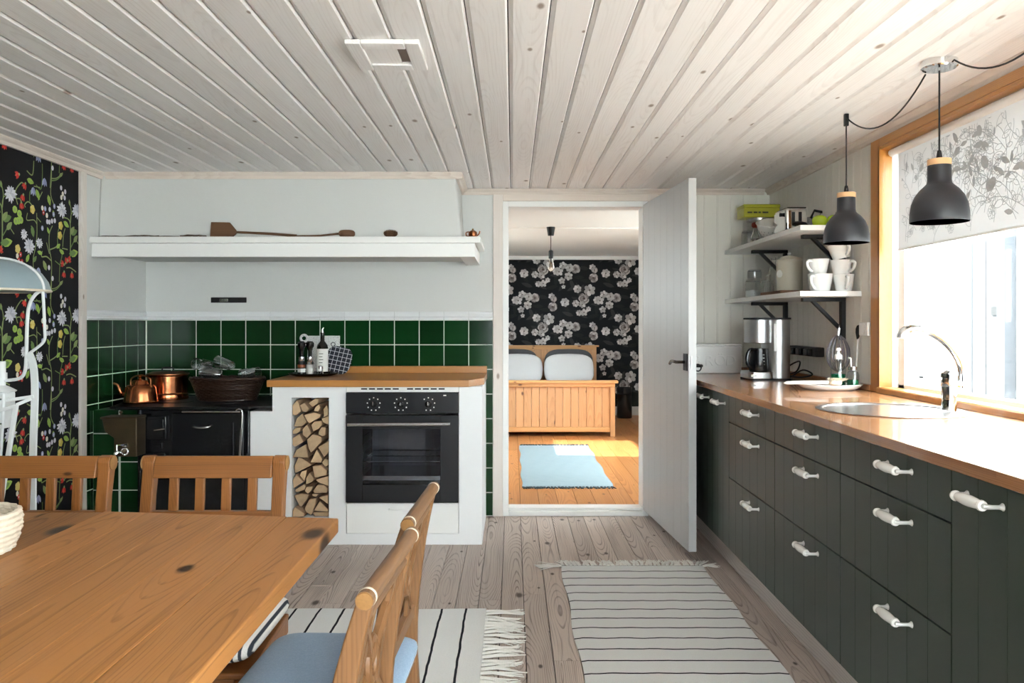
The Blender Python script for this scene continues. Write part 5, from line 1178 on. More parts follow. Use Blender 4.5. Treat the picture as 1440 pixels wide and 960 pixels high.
jg = obj('glass_jug', MB().lathe([(0, 0), (.048, 0), (.052, .01), (.050, .06), (.046, .1), (.046, .118), (0, .122)], jc, 32), M['blackgloss'], cm)
obj('jug_handle', MB().tube(spline([(jc[0] - .03, jc[1] - .034, jc[2] + .112), (jc[0] - .06, jc[1] - .045, jc[2] + .112), (jc[0] - .076, jc[1] - .05, jc[2] + .085), (jc[0] - .076, jc[1] - .05, jc[2] + .045), (jc[0] - .055, jc[1] - .045, jc[2] + .02), (jc[0] - .035, jc[1] - .034, jc[2] + .016)], 6), .009, 10), M['blackgloss'], jg)
for k in range(4): obj('level_mark', MB().box(jc[0] + .004, jc[0] + .013, jc[1] - .0495, jc[1] - .0478, jc[2] + .035 + k*.017, jc[2] + .0375 + k*.017), M['paperlabel'], jg)
# power strip and cable
ps = thing('power_strip', 'black power strip with plugs mounted on the white board wall', 'power strip', (XR - .03, 4.2, PZ(502, 4.2)))
obj('strip_body', MB().box(XR - .045, XR, 4.02, 4.42, PZ(500, 4.2), PZ(487, 4.2)), M['black'], ps, .006, 3)
for k in range(3): obj('plug', MB().box(XR - .075, XR - .045, 4.06 + k*.11, 4.12 + k*.11, PZ(499, 4.2), PZ(489, 4.2)), M['blackgloss'], ps, .006, 3)
cbz = ZW + .0045
cable = [(XR - .06, 4.35, PZ(496, 4.2)), (XR - .09, 4.36, 1.0), (XR - .10, 4.34, .95), (XR - .11, 4.28, .915), (XR - .115, 4.10, .935), (XR - .09, 4.12, .985), (XR - .08, 4.28, .96), (XR - .11, 4.33, .915), (XR - .10, 4.10, .905), (XR - .07, 4.00, .925), (XR - .10, 4.05, .945), (XR - .105, 4.22, cbz + .006), (XR - .118, 4.31, cbz + .006)]
tag(obj('power_cable', MB().tube(spline(cable, 6), .0042, 8), M['black']), 'looped black power cable between the coffee maker and the power strip', 'cable')
# balloon whisk hanging on the near bracket
Yw = 3.72; wx = PX(1179, Yw); wz0, wz1 = PZ(522, Yw), PZ(470, Yw)
wh = thing('balloon_whisk', 'large steel balloon whisk hanging from the black shelf bracket', 'whisk', (wx, Yw, wz0))
for k in range(7):
    a = PI * k / 7; rr = .055
    pts = [(0, wz1), (.5, wz1 - .02), (.92, wz1 - .065), (1.0, wz1 - .105), (.8, wz0 + .03), (.35, wz0 + .006), (0, wz0)]
    L_ = [(wx + rr*u*math.cos(a), Yw + .35*rr*u*math.sin(a), z) for u, z in pts] + [(wx - rr*u*math.cos(a), Yw - .35*rr*u*math.sin(a), z) for u, z in pts[-2::-1]]
    obj('wire_loop', MB().tube(spline(L_, 5), .0024, 6), M['whiskwire'], wh)
obj('handle', MB().tube([(wx, Yw, wz1 - .004), (wx + .004, Yw, wz1 + .03)], .007, 10), M['steel'], wh)
obj('hanging_hook', MB().tube(spline([(wx + .004, Yw, wz1 + .028), (wx + .012, Yw + .02, wz1 + .045), (wx + .03, Yw + .055, wz1 + .04)], 5), .002, 6), M['steel'], wh)
# dish plate with bottles and brush
Yd = 3.53; dx = PX(1167, Yd)
tag(lathe_obj('oval_plate', [(0, 0), (.10, 0), (.128, .012), (.140, .024), (.136, .026), (.10, .008), (0, .006)], (dx, Yd, ZW + .0005), 'ceramic', n=48, sy=.75), 'white oval plate with dish soap on the oak worktop by the window', 'plate')
zp = ZW + .0072
def soap(label, c, r, h_, pump):
    e = thing('soap_bottle', label, 'soap bottle', c)
    lathe_obj('bottle_body', [(0, 0), (r, 0), (r + .001, .003), (r, h_*.72), (r*.8, h_*.88), (r*.4, h_*.94), (r*.4, h_), (r*.3, h_), (r*.3, h_*.93), (r*.75, h_*.86), (r - .002, h_*.7), (r - .002, .004), (0, .003)], c, 'thinglass', e, 28)
    lathe_obj('soap', [(0, .004), (r - .0025, .004), (r - .0025, h_*.48), (0, h_*.48)], c, 'soap', e, 28)
    if pump == 1:
        lathe_obj('pump_collar', [(r*.5, h_), (r*.5, h_ + .018), (r*.3, h_ + .022), (.006, h_ + .03), (.006, h_ + .036), (.012, h_ + .038), (.010, h_ + .05), (0, h_ + .051)], c, 'ceramic', e, 20)
    else:
        lathe_obj('cap', [(r*.75, h_*.97), (r*.75, h_ + .012), (0, h_ + .013)], c, 'steel', e, 20)
        obj('pump_stem', MB().tube([(c[0] - .008, c[1], c[2] + h_ + .01), (c[0] - .010, c[1], c[2] + h_ + .05), (c[0] - .022, c[1] - .004, c[2] + h_ + .05)], .004, 8), M['ceramic'], e)
soap('tall clear soap bottle with a white pump and green soap on the oval plate', (PX(1179.5, 3.55), 3.555, zp), .033, .128, 1)
soap('smaller clear soap bottle with a steel cap and green soap on the oval plate', (PX(1198, 3.50), 3.49, zp), .026, .085, 2)
br = thing('dish_brush', 'white dish brush with pale bristles lying across the oval plate', 'brush', (PX(1150, 3.45), 3.44, ZW + .03))
hz = ZW + .0375
obj('handle', MB().tube([(PX(1106, 3.44), 3.475, hz - .004), (PX(1110, 3.44), 3.47, hz - .003), (PX(1128, 3.44), 3.455, hz), (PX(1165, 3.44), 3.44, hz + .002)], [.002, .008, .0085, .008], 10), M['ceramic'], br)
obj('brush_head', MB().cushion((PX(1174, 3.44), 3.437, hz + .002), .028, .02, .014, e=.7, n=10), M['jute'], br)
random.seed(13); mb = MB()
for k in range(160):
    a, b = random.uniform(-.026, .026), random.uniform(-.018, .018); p0 = Vector((PX(1174, 3.44) + a, 3.437 + b, hz + .008)); mb.tube([p0, p0 + Vector((a*.5 + .008, b*.4 - .004, random.uniform(.008, .014)))], .0011, 3)
oo = obj('bristles', mb, M['jute'], br); oo['kind'] = 'stuff'
tg = thing('long_brush', 'slim black headed bottle brush on a white stick standing behind the soap', 'brush', (PX(1201, 3.60), 3.60, ZW))
obj('stick', MB().tube([(PX(1202, 3.6), 3.60, ZW + .002), (PX(1206.5, 3.6), 3.60, PZ(476, 3.6))], .0035, 8), M['ceramic'], tg)
obj('brush_head', MB().lathe([(.004, 0), (.007, .012), (.012, .03), (.0125, .048), (.008, .062), (0, .066)], (PX(1206, 3.6), 3.60, PZ(477, 3.6)), 16, (.08, 0, 1), sy=.6), M['black'], tg)
so_ = thing('wall_socket', 'white socket box on the board wall beside the window frame', 'socket', (XR - .012, 3.52, PZ(472, 3.52)))
obj('socket_box', MB().box(XR - .026, XR, 3.478, 3.565, PZ(472, 3.53), PZ(453, 3.53)), M['white'], so_, .004, 3); obj('socket_face', MB().lathe([(.024, 0), (.024, .002), (.02, .001), (0, .001)], (XR - .0262, 3.521, PZ(462.5, 3.53)), 20, (-1, 0, 0)), M['white'], so_)
# ---- pendant lamps
def pendant(label, X, Y, ztop, zb, tag_top):
    p = thing('pendant_lamp', label, 'pendant lamp', (X, Y, zb), 'charcoal pendant lamps over the worktop')
    k = .98
    prof = [(.0845, 0), (.0855, .003), (.0848, .03), (.080, .058), (.070, .083), (.056, .102), (.043, .114), (.0365, .121), (.0345, .130), (.034, .178)]
    mb = MB(); inner = [(r - .002, z) for r, z in prof]
    obj('lamp_shade', MB().lathe(prof + [(.03, .178)] + [(max(r, .004), z) for r, z in inner[::-1]] + [prof[0]], (X, Y, zb), 44), M['lampblack'], p, ang=50)
    lathe_obj('wood_collar', [(.0, .178), (.0345, .178), (.0345, .197), (0, .198)], (X, Y, zb), 'lampwood', p, 32)
    obj('bulb', MB().lathe([(.013, .10), (.013, .085), (.026, .06), (.03, .045), (.022, .026), (0, .018)], (X, Y, zb), 20), M['ceramic'], p)
    lathe_obj('cord_grip', [(.0, .198), (.0085, .198), (.0085, .208), (.0055, .225), (0, .226)], (X, Y, zb), 'black', p, 14)
    obj('cord', MB().tube([(X, Y, zb + .224), (X, Y, ztop)], .0028, 8), M['black'], p)
    return p
PA = (1.341, 2.497); PB = (PX(1190, 3.124), 3.124)
p1 = pendant('charcoal pendant lamp with a wooden collar hanging under the chrome ceiling canopy', PA[0], PA[1], ZC - .03, 1.50, 0)
p2 = pendant('charcoal pendant lamp with a wooden collar hanging from a ceiling hook beside the shelf', PB[0], PB[1], ZC - .03, 1.498, 0)
lathe_obj('ceiling_canopy', [(0, 0), (.048, 0), (.053, .004), (.053, .024), (0, .024)], (PA[0], PA[1], ZC - .0245), 'chrome', p1, 40)
obj('ceiling_hook', MB().box(PB[0] - .008, PB[0] + .008, PB[1] - .008, PB[1] + .008, ZC - .048, ZC - .0005), M['black'], p2, .002)
def swag(a, b, sag, n=18):
    out = []
    for i in range(n + 1):
        t_ = i / n; p = Vector(a).lerp(Vector(b), t_); p.z -= sag * 4 * t_ * (1 - t_); out.append(p)
    return out
obj('swag_cord', MB().tube(swag((PA[0] - .02, PA[1] + .045, ZC - .028), (PB[0], PB[1] - .008, ZC - .02), .095), .0028, 8), M['black'], p2)
obj('swag_cord', MB().tube(swag((PA[0] + .02, PA[1] - .045, ZC - .01), (PA[0] + .01, PA[1] - .65, ZC - .012), .10), .0028, 8), M['black'], p1)
obj('ceiling_hook', MB().box(PA[0], PA[0] + .016, PA[1] - .66, PA[1] - .644, ZC - .048, ZC - .0005), M['black'], p1, .002)
# ================================================================== dining table
TZt = .75; zt2 = .718
tb_ = thing('dining_table', 'large oiled pine dining table with wide planks and a draw leaf', 'table', (-1.0, 1.2, 0))
xs_ = [-.386, -.505, -.622, -.728, -.836, -.938]
def far(x): return 1.762 + (-.386 - x) * .115 if x > -.94 else 1.826
for k in range(5):
    a, b = xs_[k+1], xs_[k]
    o = obj('table_plank', MB().prism([(a + .0003, .55), (b - .0003, .55), (b - .0003, far(b)), (a + .0003, far(a))], lambda u, v, z: (u, v, z), zt2 + (.0 if k else .0), TZt), M['table'], tb_, .003 if k == 0 else .0006, 2 if k == 0 else 1, smooth=False); recenter(o)
for k in range(5):
    a, b = -.942 - .125 * (k + 1), -.942 - .125 * k
    o = obj('leaf_plank', MB().box(a + .0003, b - .0003, .55, 1.826, zt2, TZt - .002), M['table'], tb_, .001, 1, smooth=False); recenter(o)
obj('apron', MB().box(-1.50, -.66, 1.52, 1.545, .62, zt2).box(-1.50, -.66, .80, .825, .62, zt2).box(-.685, -.66, .825, 1.52, .62, zt2).box(-1.5, -1.475, .825, 1.52, .62, zt2), M['chairx'], tb_, smooth=False)
obj('edge_batten', MB().box(-.92, -.41, 1.69, 1.735, zt2 - .02, zt2), M['table'], tb_, .004)
for x, y in ((-.73, .86), (-.73, 1.47), (-1.43, .86), (-1.43, 1.47)): obj('leg', MB().box(x - .035, x + .035, y - .035, y + .035, 0, .70), M['chair'], tb_, .006)
# wicker bowl on the table
jb = thing('jute_basket', 'round bleached wicker basket standing on the pine table', 'basket', (-1.044, 1.5, TZt))
for r in range(7):
    z_ = TZt + .0045 + r * .0105; rr = .083 + .012 * math.sin(PI * r / 9)
    obj('coil', MB().tube([(-1.044 + (rr + (.0025 if (i + r) % 2 else -.001)) * math.cos(2*PI*i/44), 1.5 + (rr + (.0025 if (i + r) % 2 else -.001)) * math.sin(2*PI*i/44), z_) for i in range(44)], .0068, 7, closed=True), M['jute'], jb)
obj('basket_floor', MB().lathe([(0, 0), (.082, 0), (.082, .008), (0, .008)], (-1.044, 1.5, TZt), 32), M['jute'], jb)
# ---- slat back chairs on the far side of the table (seat towards the camera)
def slat_chair(x, y, label, cush):
    c = thing('slat_back_chair', label, 'chair', (x, y, 0), 'slat back chairs at the pine table'); W = .182
    for s_ in (-1, 1):
        x0, x1 = (x + s_*W - .017, x + s_*W + .017)
        post = [(y + .075, 0), (y + .045, 0), (y - .02, .40), (y - .018, .55), (y + .004, .70), (y + .016, .775), (y + .012, .795), (y + .020, .808), (y + .036, .812), (y + .050, .802), (y + .054, .785), (y + .048, .765), (y + .032, .70), (y + .016, .55), (y + .018, .40)]
        o = obj('rear_post', MB().prism(post, lambda u, v, w_: (w_, u, v), x0, x1), M['chair'], c, .003)
        obj('scroll_end', MB().lathe([(0, 0), (.020, 0), (.021, .003), (.012, .006), (0, .006)], (x + s_*(W + .017), y + .034, .790), 18, (s_, 0, 0)), M['rodend'], c)
        obj('front_leg', MB().box(x + s_*.219 - .018, x + s_*.219 + .018, y - .40, y - .364, 0, .372), M['chair'], c, .004)
        obj('side_rail', MB().bar((x + s_*.229, y - .37, .352), (x + s_*.205, y - .012, .352), .024, .044), M['chair'], c, .003)
        obj('side_stretcher', MB().bar((x + s_*.228, y - .37, .15), (x + s_*.190, y + .03, .15), .018, .025), M['chair'], c, .002)
    obj('top_rail', MB().prism([(y + .002, .752), (y + .012, .790), (y + .024, .811), (y + .040, .809), (y + .046, .79), (y + .034, .752)], lambda u, v, w_: (w_, u, v), x - W + .017, x + W - .017), M['chairx'], c, .003)
    obj('lower_rail', MB().box(x - W + .017, x + W - .017, y - .006, y + .018, .622, .662), M['chairx'], c, .003)
    for k in range(4):
        xx = x + (k - 1.5) * .073
        obj('slat', MB().prism([(y + .004, .660), (y + .012, .755), (y + .026, .755), (y + .018, .660)], lambda u, v, w_: (w_, u, v), xx - .0125, xx + .0125), M['chair'], c, .002)
    obj('front_rail', MB().box(x - .210, x + .210, y - .394, y - .37, .33, .372), M['chairx'], c, .003)
    obj('seat', MB().prism([(x - .238, y - .402), (x + .238, y - .402), (x + .222, y - .022), (x - .222, y - .022)], lambda u, v, z: (u, v, z), .374, .388), M['chairx'], c, .004)
    p = obj('seat_cushion', MB().cushion((x, y - .212, .4245), .236, .188, .036, e=.2, n=16), cush, c); p['label'] = 'striped ticking seat cushion'
    return c
slat_chair(PX(49, 2.2), 2.2, 'brown slat back chair in front of the white enamel floor lamp', M['ticking'])
slat_chair(PX(297, 2.2), 2.2, 'brown slat back chair in front of the black iron stove', M['ticking'])
# ---- cross back chairs with a round top rod along the right side of the table
def cross_chair(x, y, rz, label, cushm, clabel):
    c = thing('cross_back_chair', label, 'chair', (0, 0, 0), 'cross back chairs at the pine table'); L = .184
    def bx_(z):   # sweep of the back: x as a function of height
        t = (z - .43) / .355; return -.052 + .052 * t * t
    hs = [.40, .47, .54, .61, .67, .72, .76, .785]
    for s_ in (-1, 1):
        pf = [(.045, 0), (.012, 0), (-.070, .30)] + [(bx_(z) - .026 + .012 * max(0, (z - .6) / .185), z) for z in hs] + [(bx_(z) + .016 - .006 * max(0, (z - .6) / .185), z) for z in hs[::-1]] + [(-.03, .30)]
        obj('rear_post', MB().prism(pf, lambda u, v, w_: (u, w_, v), s_*(L - .030) - .012, s_*(L - .030) + .012), M['rattanz'], c, .003)
        obj('front_leg', MB().box(-.374, -.342, s_*(L - .03) - .017, s_*(L - .03) + .017, 0, .37), M['rattanz'], c, .004)
        obj('side_rail', MB().box(-.342, -.045, s_*(L - .03) - .011, s_*(L - .03) + .011, .325, .375), M['rattanz'], c, .003)
    rod = obj('top_rod', MB().tube([(0, -L, .785), (0, L, .785)], .0138, 20), M['rattan'], c)
    for s_ in (-1, 1): obj('rod_end', MB().lathe([(0, 0), (.0128, 0), (.0122, .0015), (0, .002)], (0, s_*L, .785), 18, (0, s_, 0)), M['rodend'], rod)
    for s_ in (-1, 1): obj('rod_binding', MB().tube([(0, s_*(L - .020), .785), (0, s_*(L - .014), .785)], .0145, 18), M['jute'], rod)
    obj('under_rod', MB().tube([(bx_(.745), -L + .03, .745), (bx_(.745), L - .03, .745)], .009, 14), M['rattan'], c)
    obj('lower_rail', MB().bar((bx_(.50), -L + .03, .50), (bx_(.50), L - .03, .50), .018, .03), M['rattan'], c, .003)
    for s_ in (-1, 1):
        pts = [(bx_(z), s_*yy, z) for yy, z in ((-L + .045, .74), (-.07, .69), (0, .625), (.07, .56), (L - .045, .505))]
        P_ = spline(pts, 4); mb = MB()
        for i in range(len(P_) - 1): mb.bar(P_[i], P_[i+1] + (P_[i+1] - P_[i]) * .08, .010, .020, up=(0, 0, 1))
        obj('cross_slat', mb, M['rattanz'], c)
    for yy in (-.075, .075):
        P_ = spline([(bx_(z), yy, z) for z in (.50, .58, .66, .742)], 3); mb = MB()
        for i in range(len(P_) - 1): mb.bar(P_[i], P_[i+1] + (P_[i+1] - P_[i]) * .06, .022, .009, up=(1, 0, 0))
        obj('upright_slat', mb, M['rattanz'], c)
    obj('center_boss', MB().tube([(bx_(.625) + .001, .026 * math.cos(a), .625 + .034 * math.sin(a)) for a in [2*PI*i/20 for i in range(20)]], .0085, 8, closed=True), M['rattanz'], c)
    obj('seat', MB().box(-.377, -.04, -L + .012, L - .012, .375, .39), M['rattan'], c, .004)
    obj('front_rail', MB().box(-.370, -.348, -L + .05, L - .05, .325, .375), M['rattan'], c, .003)
    p = obj('seat_cushion', MB().cushion((-.203, 0, .4185), .175, .178, .0285, e=.28, n=18), cushm, c); p['label'] = clabel
    c.location = (x, y, 0); c.rotation_euler = (0, 0, rz)
    return c
cross_chair(-.199, 1.743, R(-2.5), 'cross back chair with a blue seat cushion on the oven side of its twin', M['bluefab'], 'blue woven seat cushion')
cross_chair(-.2005, 1.317, R(-3.5), 'cross back chair with a round top rod on the table side away from the oven', M['palefab'], 'pale blue cotton seat cushion')
# ---- rugs
def rug(label, b, m, loc):
    r_ = thing('rag_rug', label, 'rug', loc); mb = MB(); nx, ny = 24, 40
    x0, x1, y0, y1 = b; random.seed(int(x0 * 100)); hz_ = {}
    vs = []
    for z in (0.0005, .007):
        for j in range(ny + 1):
            for i in range(nx + 1):
                u, v = i / nx, j / ny; wx_ = .006 * math.sin(v * 19 + x0) * (1 if i in (0, nx) else 0) ; wy_ = .005 * math.sin(u * 14) * (1 if j in (0, ny) else 0)
                zz_ = z if z < .001 else z * (.55 if i in (0, nx) or j in (0, ny) else 1) + .0012 * math.sin(u * 31 + v * 17) * math.sin(v * 44)
                vs.append((x0 + (x1 - x0) * u + wx_, y0 + (y1 - y0) * v + wy_, zz_))
    n = (nx + 1) * (ny + 1); fs = []
    for j in range(ny):
        for i in range(nx): a = j*(nx+1)+i; fs += [(n+a, n+a+1, n+a+nx+2, n+a+nx+1), (a, a+nx+1, a+nx+2, a+1)]
    for i in range(nx): fs += [(i, i+1, n+i+1, n+i), (ny*(nx+1)+i+1, ny*(nx+1)+i, n+ny*(nx+1)+i, n+ny*(nx+1)+i+1)]
    for j in range(ny): a, c_ = j*(nx+1), j*(nx+1)+nx; fs += [(a+nx+1, a, n+a, n+a+nx+1), (c_, c_+nx+1, n+c_+nx+1, n+c_)]
    obj('woven_cloth', mb.add(vs, fs), m, r_); return r_
ra = rug('white rag rug with thin dark cross stripes in front of the green cabinets', (.235, .925, 1.95, 3.872), M['rug_a'], (.58, 2.94, 0))
def tassels(parent, p0, p1, out, n, L, m, spread, th=.0022, strands=5):
    random.seed(n); mb = MB(); p0, p1, out = Vector(p0), Vector(p1), Vector(out)
    for i in range(n):
        b = p0.lerp(p1, (i + .5) / n); sp_ = (i + .5) / n - .5; d = (out + (p1 - p0).normalized() * (sp_ * spread + random.uniform(-.35, .35))).normalized()
        for k in range(strands):
            s_ = (p1 - p0).normalized(); o0 = b + s_ * random.uniform(-.5, .5) * (p1 - p0).length / n * .5; l_ = L * random.uniform(.7, 1.15); q_ = s_ * random.uniform(-.3, .3) * l_
            mb.tube([o0 + Vector((0, 0, .004)), o0 + d * l_ * .35 + Vector((0, 0, .0065)), o0 + d * l_ * .7 + q_ * .5 + Vector((0, 0, .004)), o0 + d * l_ + q_ + Vector((0, 0, .0028))], [th*1.4, th*1.2, th, th*.6], 5)
    o = obj('fringe', mb, m, parent); o['kind'] = 'stuff'; return o
tassels(ra, (.235, 3.87, 0), (.925, 3.87, 0), (0, 1, 0), 34, .085, M['fringe'], .6, .0032, 6)
tassels(ra, (.235, 3.872, 0), (.24, 3.84, 0), (-1, .15, 0), 4, .12, M['fringe'], .3); tassels(ra, (.925, 3.872, 0), (.92, 3.85, 0), (1, .1, 0), 3, .08, M['fringe'], .3)
rb_ = rug('white rag rug with dark lengthwise stripes lying behind the pine table', (-1.7, -.104, 2.43, 3.282), M['rug_b'], (-.8925, 2.85, 0))
tassels(rb_, (-.109, 2.43, 0), (-.109, 3.275, 0), (1, 0, 0), 26, .14, M['fringe'], .05, .0026, 7)
# ---- white enamel floor lamp at the left wall
Yl = 2.9
def l(px, py, dy=0.): return (PX(px, Yl), Yl + dy, PZ(py, Yl))
lm = thing('enamel_floor_lamp', 'old white metal floor lamp with a blue grey dome shade by the floral wallpaper', 'floor lamp', (PX(10, Yl), Yl, 0))
lc = l(-8, 409)
sh = obj('lamp_dome', MB().lathe([(.178, 0), (.181, .004), (.172, .035), (.150, .068), (.115, .095), (.06, .113), (0, .119), (0, .116), (.06, .110), (.113, .092), (.147, .066), (.169, .034), (.176, .004)], lc, 48), M['enamelgrey'], lm)
obj('dome_rim', MB().tube([(lc[0] + .180 * math.cos(a), lc[1] + .180 * math.sin(a), lc[2] + .002) for a in [2*PI*i/48 for i in range(48)]], .0045, 8, closed=True), M['jute'], sh)
obj('dome_edge_band', MB().tube([(lc[0] + .181*math.cos(a), lc[1], lc[2] + .004 + .117*math.sin(a)) for a in [PI*i/30 for i in range(31)]], .005, 8), M['lampwhite'], sh)
obj('yoke_tube', MB().tube(spline([l(60, 406), l(48, 416), l(40.5, 432), l(38, 460), l(37, 500), l(35, 522), l(27, 532), l(6, 535)], 6), .0062, 10), M['lampwhite'], lm)
obj('yoke_tube', MB().tube(spline([l(60, 406), l(61.5, 430), l(63, 465), l(63, 476), l(58, 484), l(41, 497)], 5), .0052, 10), M['lampwhite'], lm)
obj('spindle', MB().tube([l(2, 548), l(2, 508)], .014, 14).tube([l(2, 534), l(2, 524)], .019, 16), M['lampwhite'], lm)
obj('head_flare', MB().lathe([(.030, 0), (.052, .0), (.056, .004), (.03, .02), (.02, .024)], l(-1, 551), 24), M['lampwhite'], lm)
obj('control_box', MB().box(PX(-14, Yl), PX(14, Yl), Yl - .035, Yl + .035, PZ(601, Yl), PZ(551, Yl)), M['lampwhite'], lm, .006)
for z_ in (560, 594): obj('box_screw', MB().lathe([(.004, 0), (.003, .002), (0, .0025)], (PX(10, Yl), Yl - .035, PZ(z_, Yl)), 10, (0, -1, 0)), M['steel'], lm)
mb = MB(); PP = spline([l(41, 497), l(46, 510), l(48.5, 530), l(49, 560), l(46.5, 640), l(46, 720), l(47, 905)], 6)
for i in range(len(PP) - 1): mb.bar(PP[i], PP[i+1] + (PP[i+1] - PP[i]) * .02, .023, .010, up=(0, 1, 0))
obj('main_post', mb, M['lampwhite'], lm)
obj('cross_arm', MB().bar(l(8, 563, -.02), l(49, 557, -.004), .010, .012), M['lampwhite'], lm, .002); obj('cross_arm', MB().bar(l(4, 577, -.045), l(32, 569, -.03), .010, .012), M['lampwhite'], lm, .002)
obj('cross_arm', MB().bar(l(30, 568, -.03), l(46, 560, -.01), .010, .012), M['lampwhite'], lm, .002)
zf = .012
obj('slant_leg', MB().bar(l(30, 568, -.03), (PX(8, Yl), Yl - .16, .02), .015, .012, up=(0, 1, 0)), M['lampwhite'], lm, .002)
obj('slant_leg', MB().bar(l(2, 600), (PX(-34, Yl), Yl + .06, .02), .015, .012, up=(0, 1, 0)), M['lampwhite'], lm, .002)
obj('base_ring', MB().tube([(PX(12, Yl) + .16 * math.cos(a), Yl - .05 + .16 * math.sin(a), .012) for a in [2*PI*i/40 for i in range(40)]], .0118, 10, closed=True), M['lampwhite'], lm)
obj('base_bar', MB().bar((PX(12, Yl) - .16, Yl - .05, .014), (PX(12, Yl) + .16, Yl - .05, .014), .03, .012).bar((PX(47, Yl), Yl - .14, .014), (PX(47, Yl), Yl + .03, .014), .03, .012), M['lampwhite'], lm)
# ================================================================== bedroom
fz0 = BZ0
bd = thing('pine_bed', 'honey pine bed with panelled headboard and footboard in the bedroom', 'bed', (.2, 9.0, fz0))
bx0, bx1 = -.66, 1.045; fy = 8.13
obj('footboard_rail', MB().prism([(fy - .05, .575), (fy - .05, .590), (fy - .035, .600), (fy + .05, .600), (fy + .05, .575)], lambda u, v, w_: (w_, u, v), bx0 - .025, bx1 + .03), M['bedpinex'], bd, .002)
obj('footboard_rail', MB().box(bx0, bx1, fy - .028, fy + .04, .535, .575), M['bedpinex'], bd, .006)
obj('footboard_rail', MB().box(bx0 + .05, bx1 - .05, fy - .022, fy + .03, .075, .125), M['bedpinex'], bd, .006)
for x in (bx0, bx1 - .05): obj('footboard_post', MB().box(x, x + .05, fy - .03, fy + .04, fz0 + .0005, .535), M['bedpine'], bd, .004)
n = 20; st = (bx1 - bx0 - .1) / n
for k in range(n): o = obj('panel_board', MB().box(bx0 + .05 + st*k + .001, bx0 + .05 + st*(k+1) - .001, fy, fy + .018, .125, .535), M['bedpine'], bd, .003, 1, smooth=False); recenter(o)
hy = 9.93
obj('headboard_rail', MB().box(bx0 - .025, bx1 + .03, hy - .04, hy + .04, .892, .912), M['bedpinex'], bd, .004)
obj('headboard_rail', MB().box(bx0, bx1, hy - .02, hy + .03, .858, .892), M['bedpinex'], bd, .005)
for x in (bx0, bx1 - .05): obj('headboard_post', MB().box(x, x + .05, hy - .02, hy + .03, fz0 + .0005, .86), M['bedpine'], bd, .004)
for k in range(n): o = obj('panel_board', MB().box(bx0 + .05 + st*k + .001, bx0 + .05 + st*(k+1) - .001, hy, hy + .018, .2, .86), M['bedpine'], bd, .003, 1, smooth=False); recenter(o)
for x in (bx0, bx1 - .03): obj('side_rail', MB().box(x, x + .03, fy + .04, hy - .02, .18, .36), M['bedpinex'], bd, .004)
obj('mattress', MB().box(bx0 + .035, bx1 - .035, fy + .045, hy - .025, .20, .44), M['whitefab'], bd, .04, 4)
dv2 = tag(obj('grey_duvet', MB().cushion((.19, 8.80, .486), .80, .60, .045, e=.25, n=20), M['greyfab']), 'charcoal linen duvet spread on the pine bed', 'duvet')
def pillow(label, m, c, sx, sz, lean, grp):
    rt = Matrix.Rotation(R(lean), 3, 'X'); e = obj('bed_pillow', MB().cushion((0, 0, 0), sx, sz, .06, e=.45, n=20, pinch=-.06), m, loc=(0, 0, 0)); tag(e, label, 'pillow', grp); e.location = c; e.rotation_euler = (R(lean), 0, 0); return e
pillow('white cotton pillow leaning on the headboard side nearer the dark vase', M['whitefab'], (PX(800, 9.6), 9.60, .632), .285, .185, 66, 'pillows on the pine bed')
pillow('white cotton pillow leaning on the headboard side away from the dark vase', M['whitefab'], (PX(728, 9.6), 9.60, .632), .285, .185, 66, 'pillows on the pine bed')
pillow('charcoal pillow behind the white pillow nearer the dark vase', M['greyfab'], (PX(800, 9.75), 9.775, .676), .285, .19, 72, 'pillows on the pine bed')
pillow('charcoal pillow behind the white pillow away from the dark vase', M['greyfab'], (PX(722, 9.75), 9.775, .676), .285, .19, 72, 'pillows on the pine bed')
rc = rug('pale blue rag rug with dark frayed ends on the bedroom floor', (.065, .71, 5.58, 7.5), M['rug_c'], (.39, 6.5, BZ0 - .0))
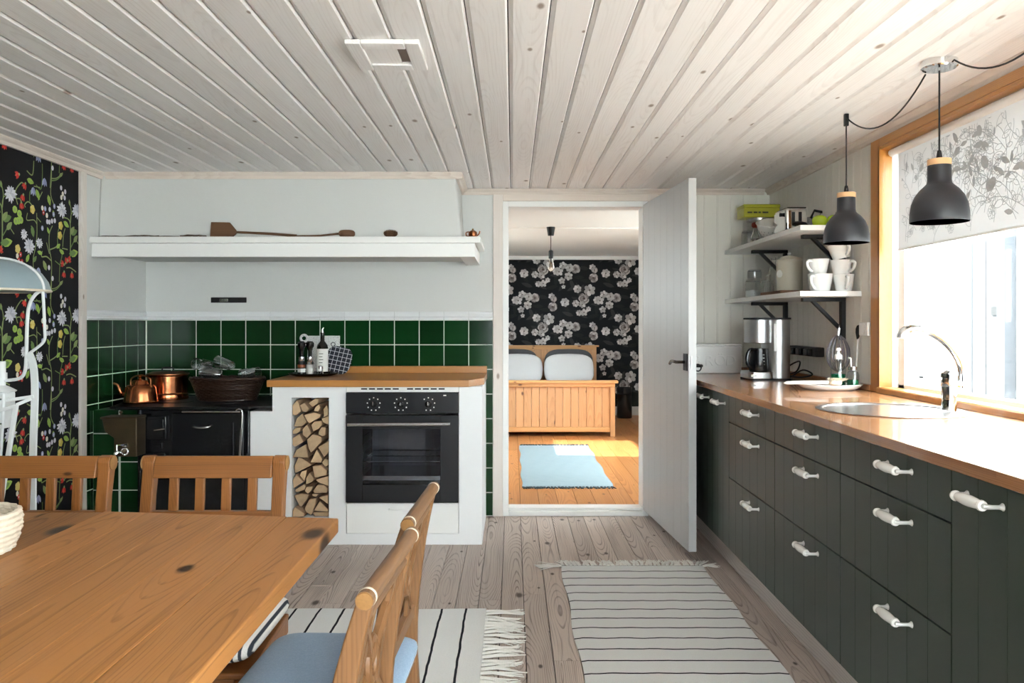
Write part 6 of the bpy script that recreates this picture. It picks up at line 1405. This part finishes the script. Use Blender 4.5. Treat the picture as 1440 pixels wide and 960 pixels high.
for ch in rc.children:
    ch.location.z += 0
    ch.data.transform(Matrix.Translation((0, 0, BZ0)))
    
f1 = tassels(rc, (.065, 5.585, BZ0), (.71, 5.585, BZ0), (0, -1, 0), 26, .05, M['darkfringe'], .2, .004, 4)
f2 = tassels(rc, (.065, 7.495, BZ0), (.71, 7.495, BZ0), (0, 1, 0), 22, .06, M['darkfringe'], .2, .005, 4)
Yv = 9.72
vs_ = thing('dark_vase', 'tall dark glazed floor vase between the bed and the bedroom wall', 'vase', (PX(878, Yv), Yv, BZ0))
vb = obj('vase_body', MB().lathe([(0, 0), (.088, 0), (.092, .01), (.090, .30), (.094, .36), (.094, .372), (.084, .372), (.08, .30), (.08, .02), (0, .015)], (PX(878, Yv), Yv, BZ0 + .0005), 32), M['blackgloss'], vs_)
obj('vase_band', MB().lathe([(.0915, .29), (.0935, .295), (.0935, .305), (.0915, .31)], (PX(878, Yv), Yv, BZ0), 32), M['black'], vs_)
Xb, Yb2 = .335, 6.98
bl = thing('bare_bulb_pendant', 'bare filament bulb pendant with black cup on the bedroom ceiling', 'pendant lamp', (Xb, Yb2, PZ(382, Yb2)))
obj('ceiling_cup', MB().lathe([(0, 0), (.026, 0), (.038, .075), (0, .075)], (Xb, Yb2, BZ1 - .0755), 24), M['black'], bl)
obj('cord', MB().tube([(Xb, Yb2, BZ1 - .07), (Xb, Yb2, PZ(352, Yb2))], .003, 8), M['black'], bl)
obj('bulb_holder', MB().lathe([(0, 0), (.018, 0), (.02, .004), (.02, .066), (.012, .074), (0, .074)], (Xb, Yb2, PZ(363.5, Yb2)), 20), M['black'], bl)
b0 = PZ(382.5, Yb2); bb2 = obj('bulb', MB().lathe([(0, 0), (.012, .003), (.026, .022), (.03, .042), (.026, .07), (.016, .1), (.014, .118), (0, .118)], (Xb, Yb2, b0), 20), M['glass'], bl)
obj('filament', MB().tube([(Xb + .012 * math.cos(i * 2.1), Yb2 + .012 * math.sin(i * 2.1), b0 + (.03 if i % 2 else .095)) for i in range(8)], .0012, 5), M['brass'], bb2)
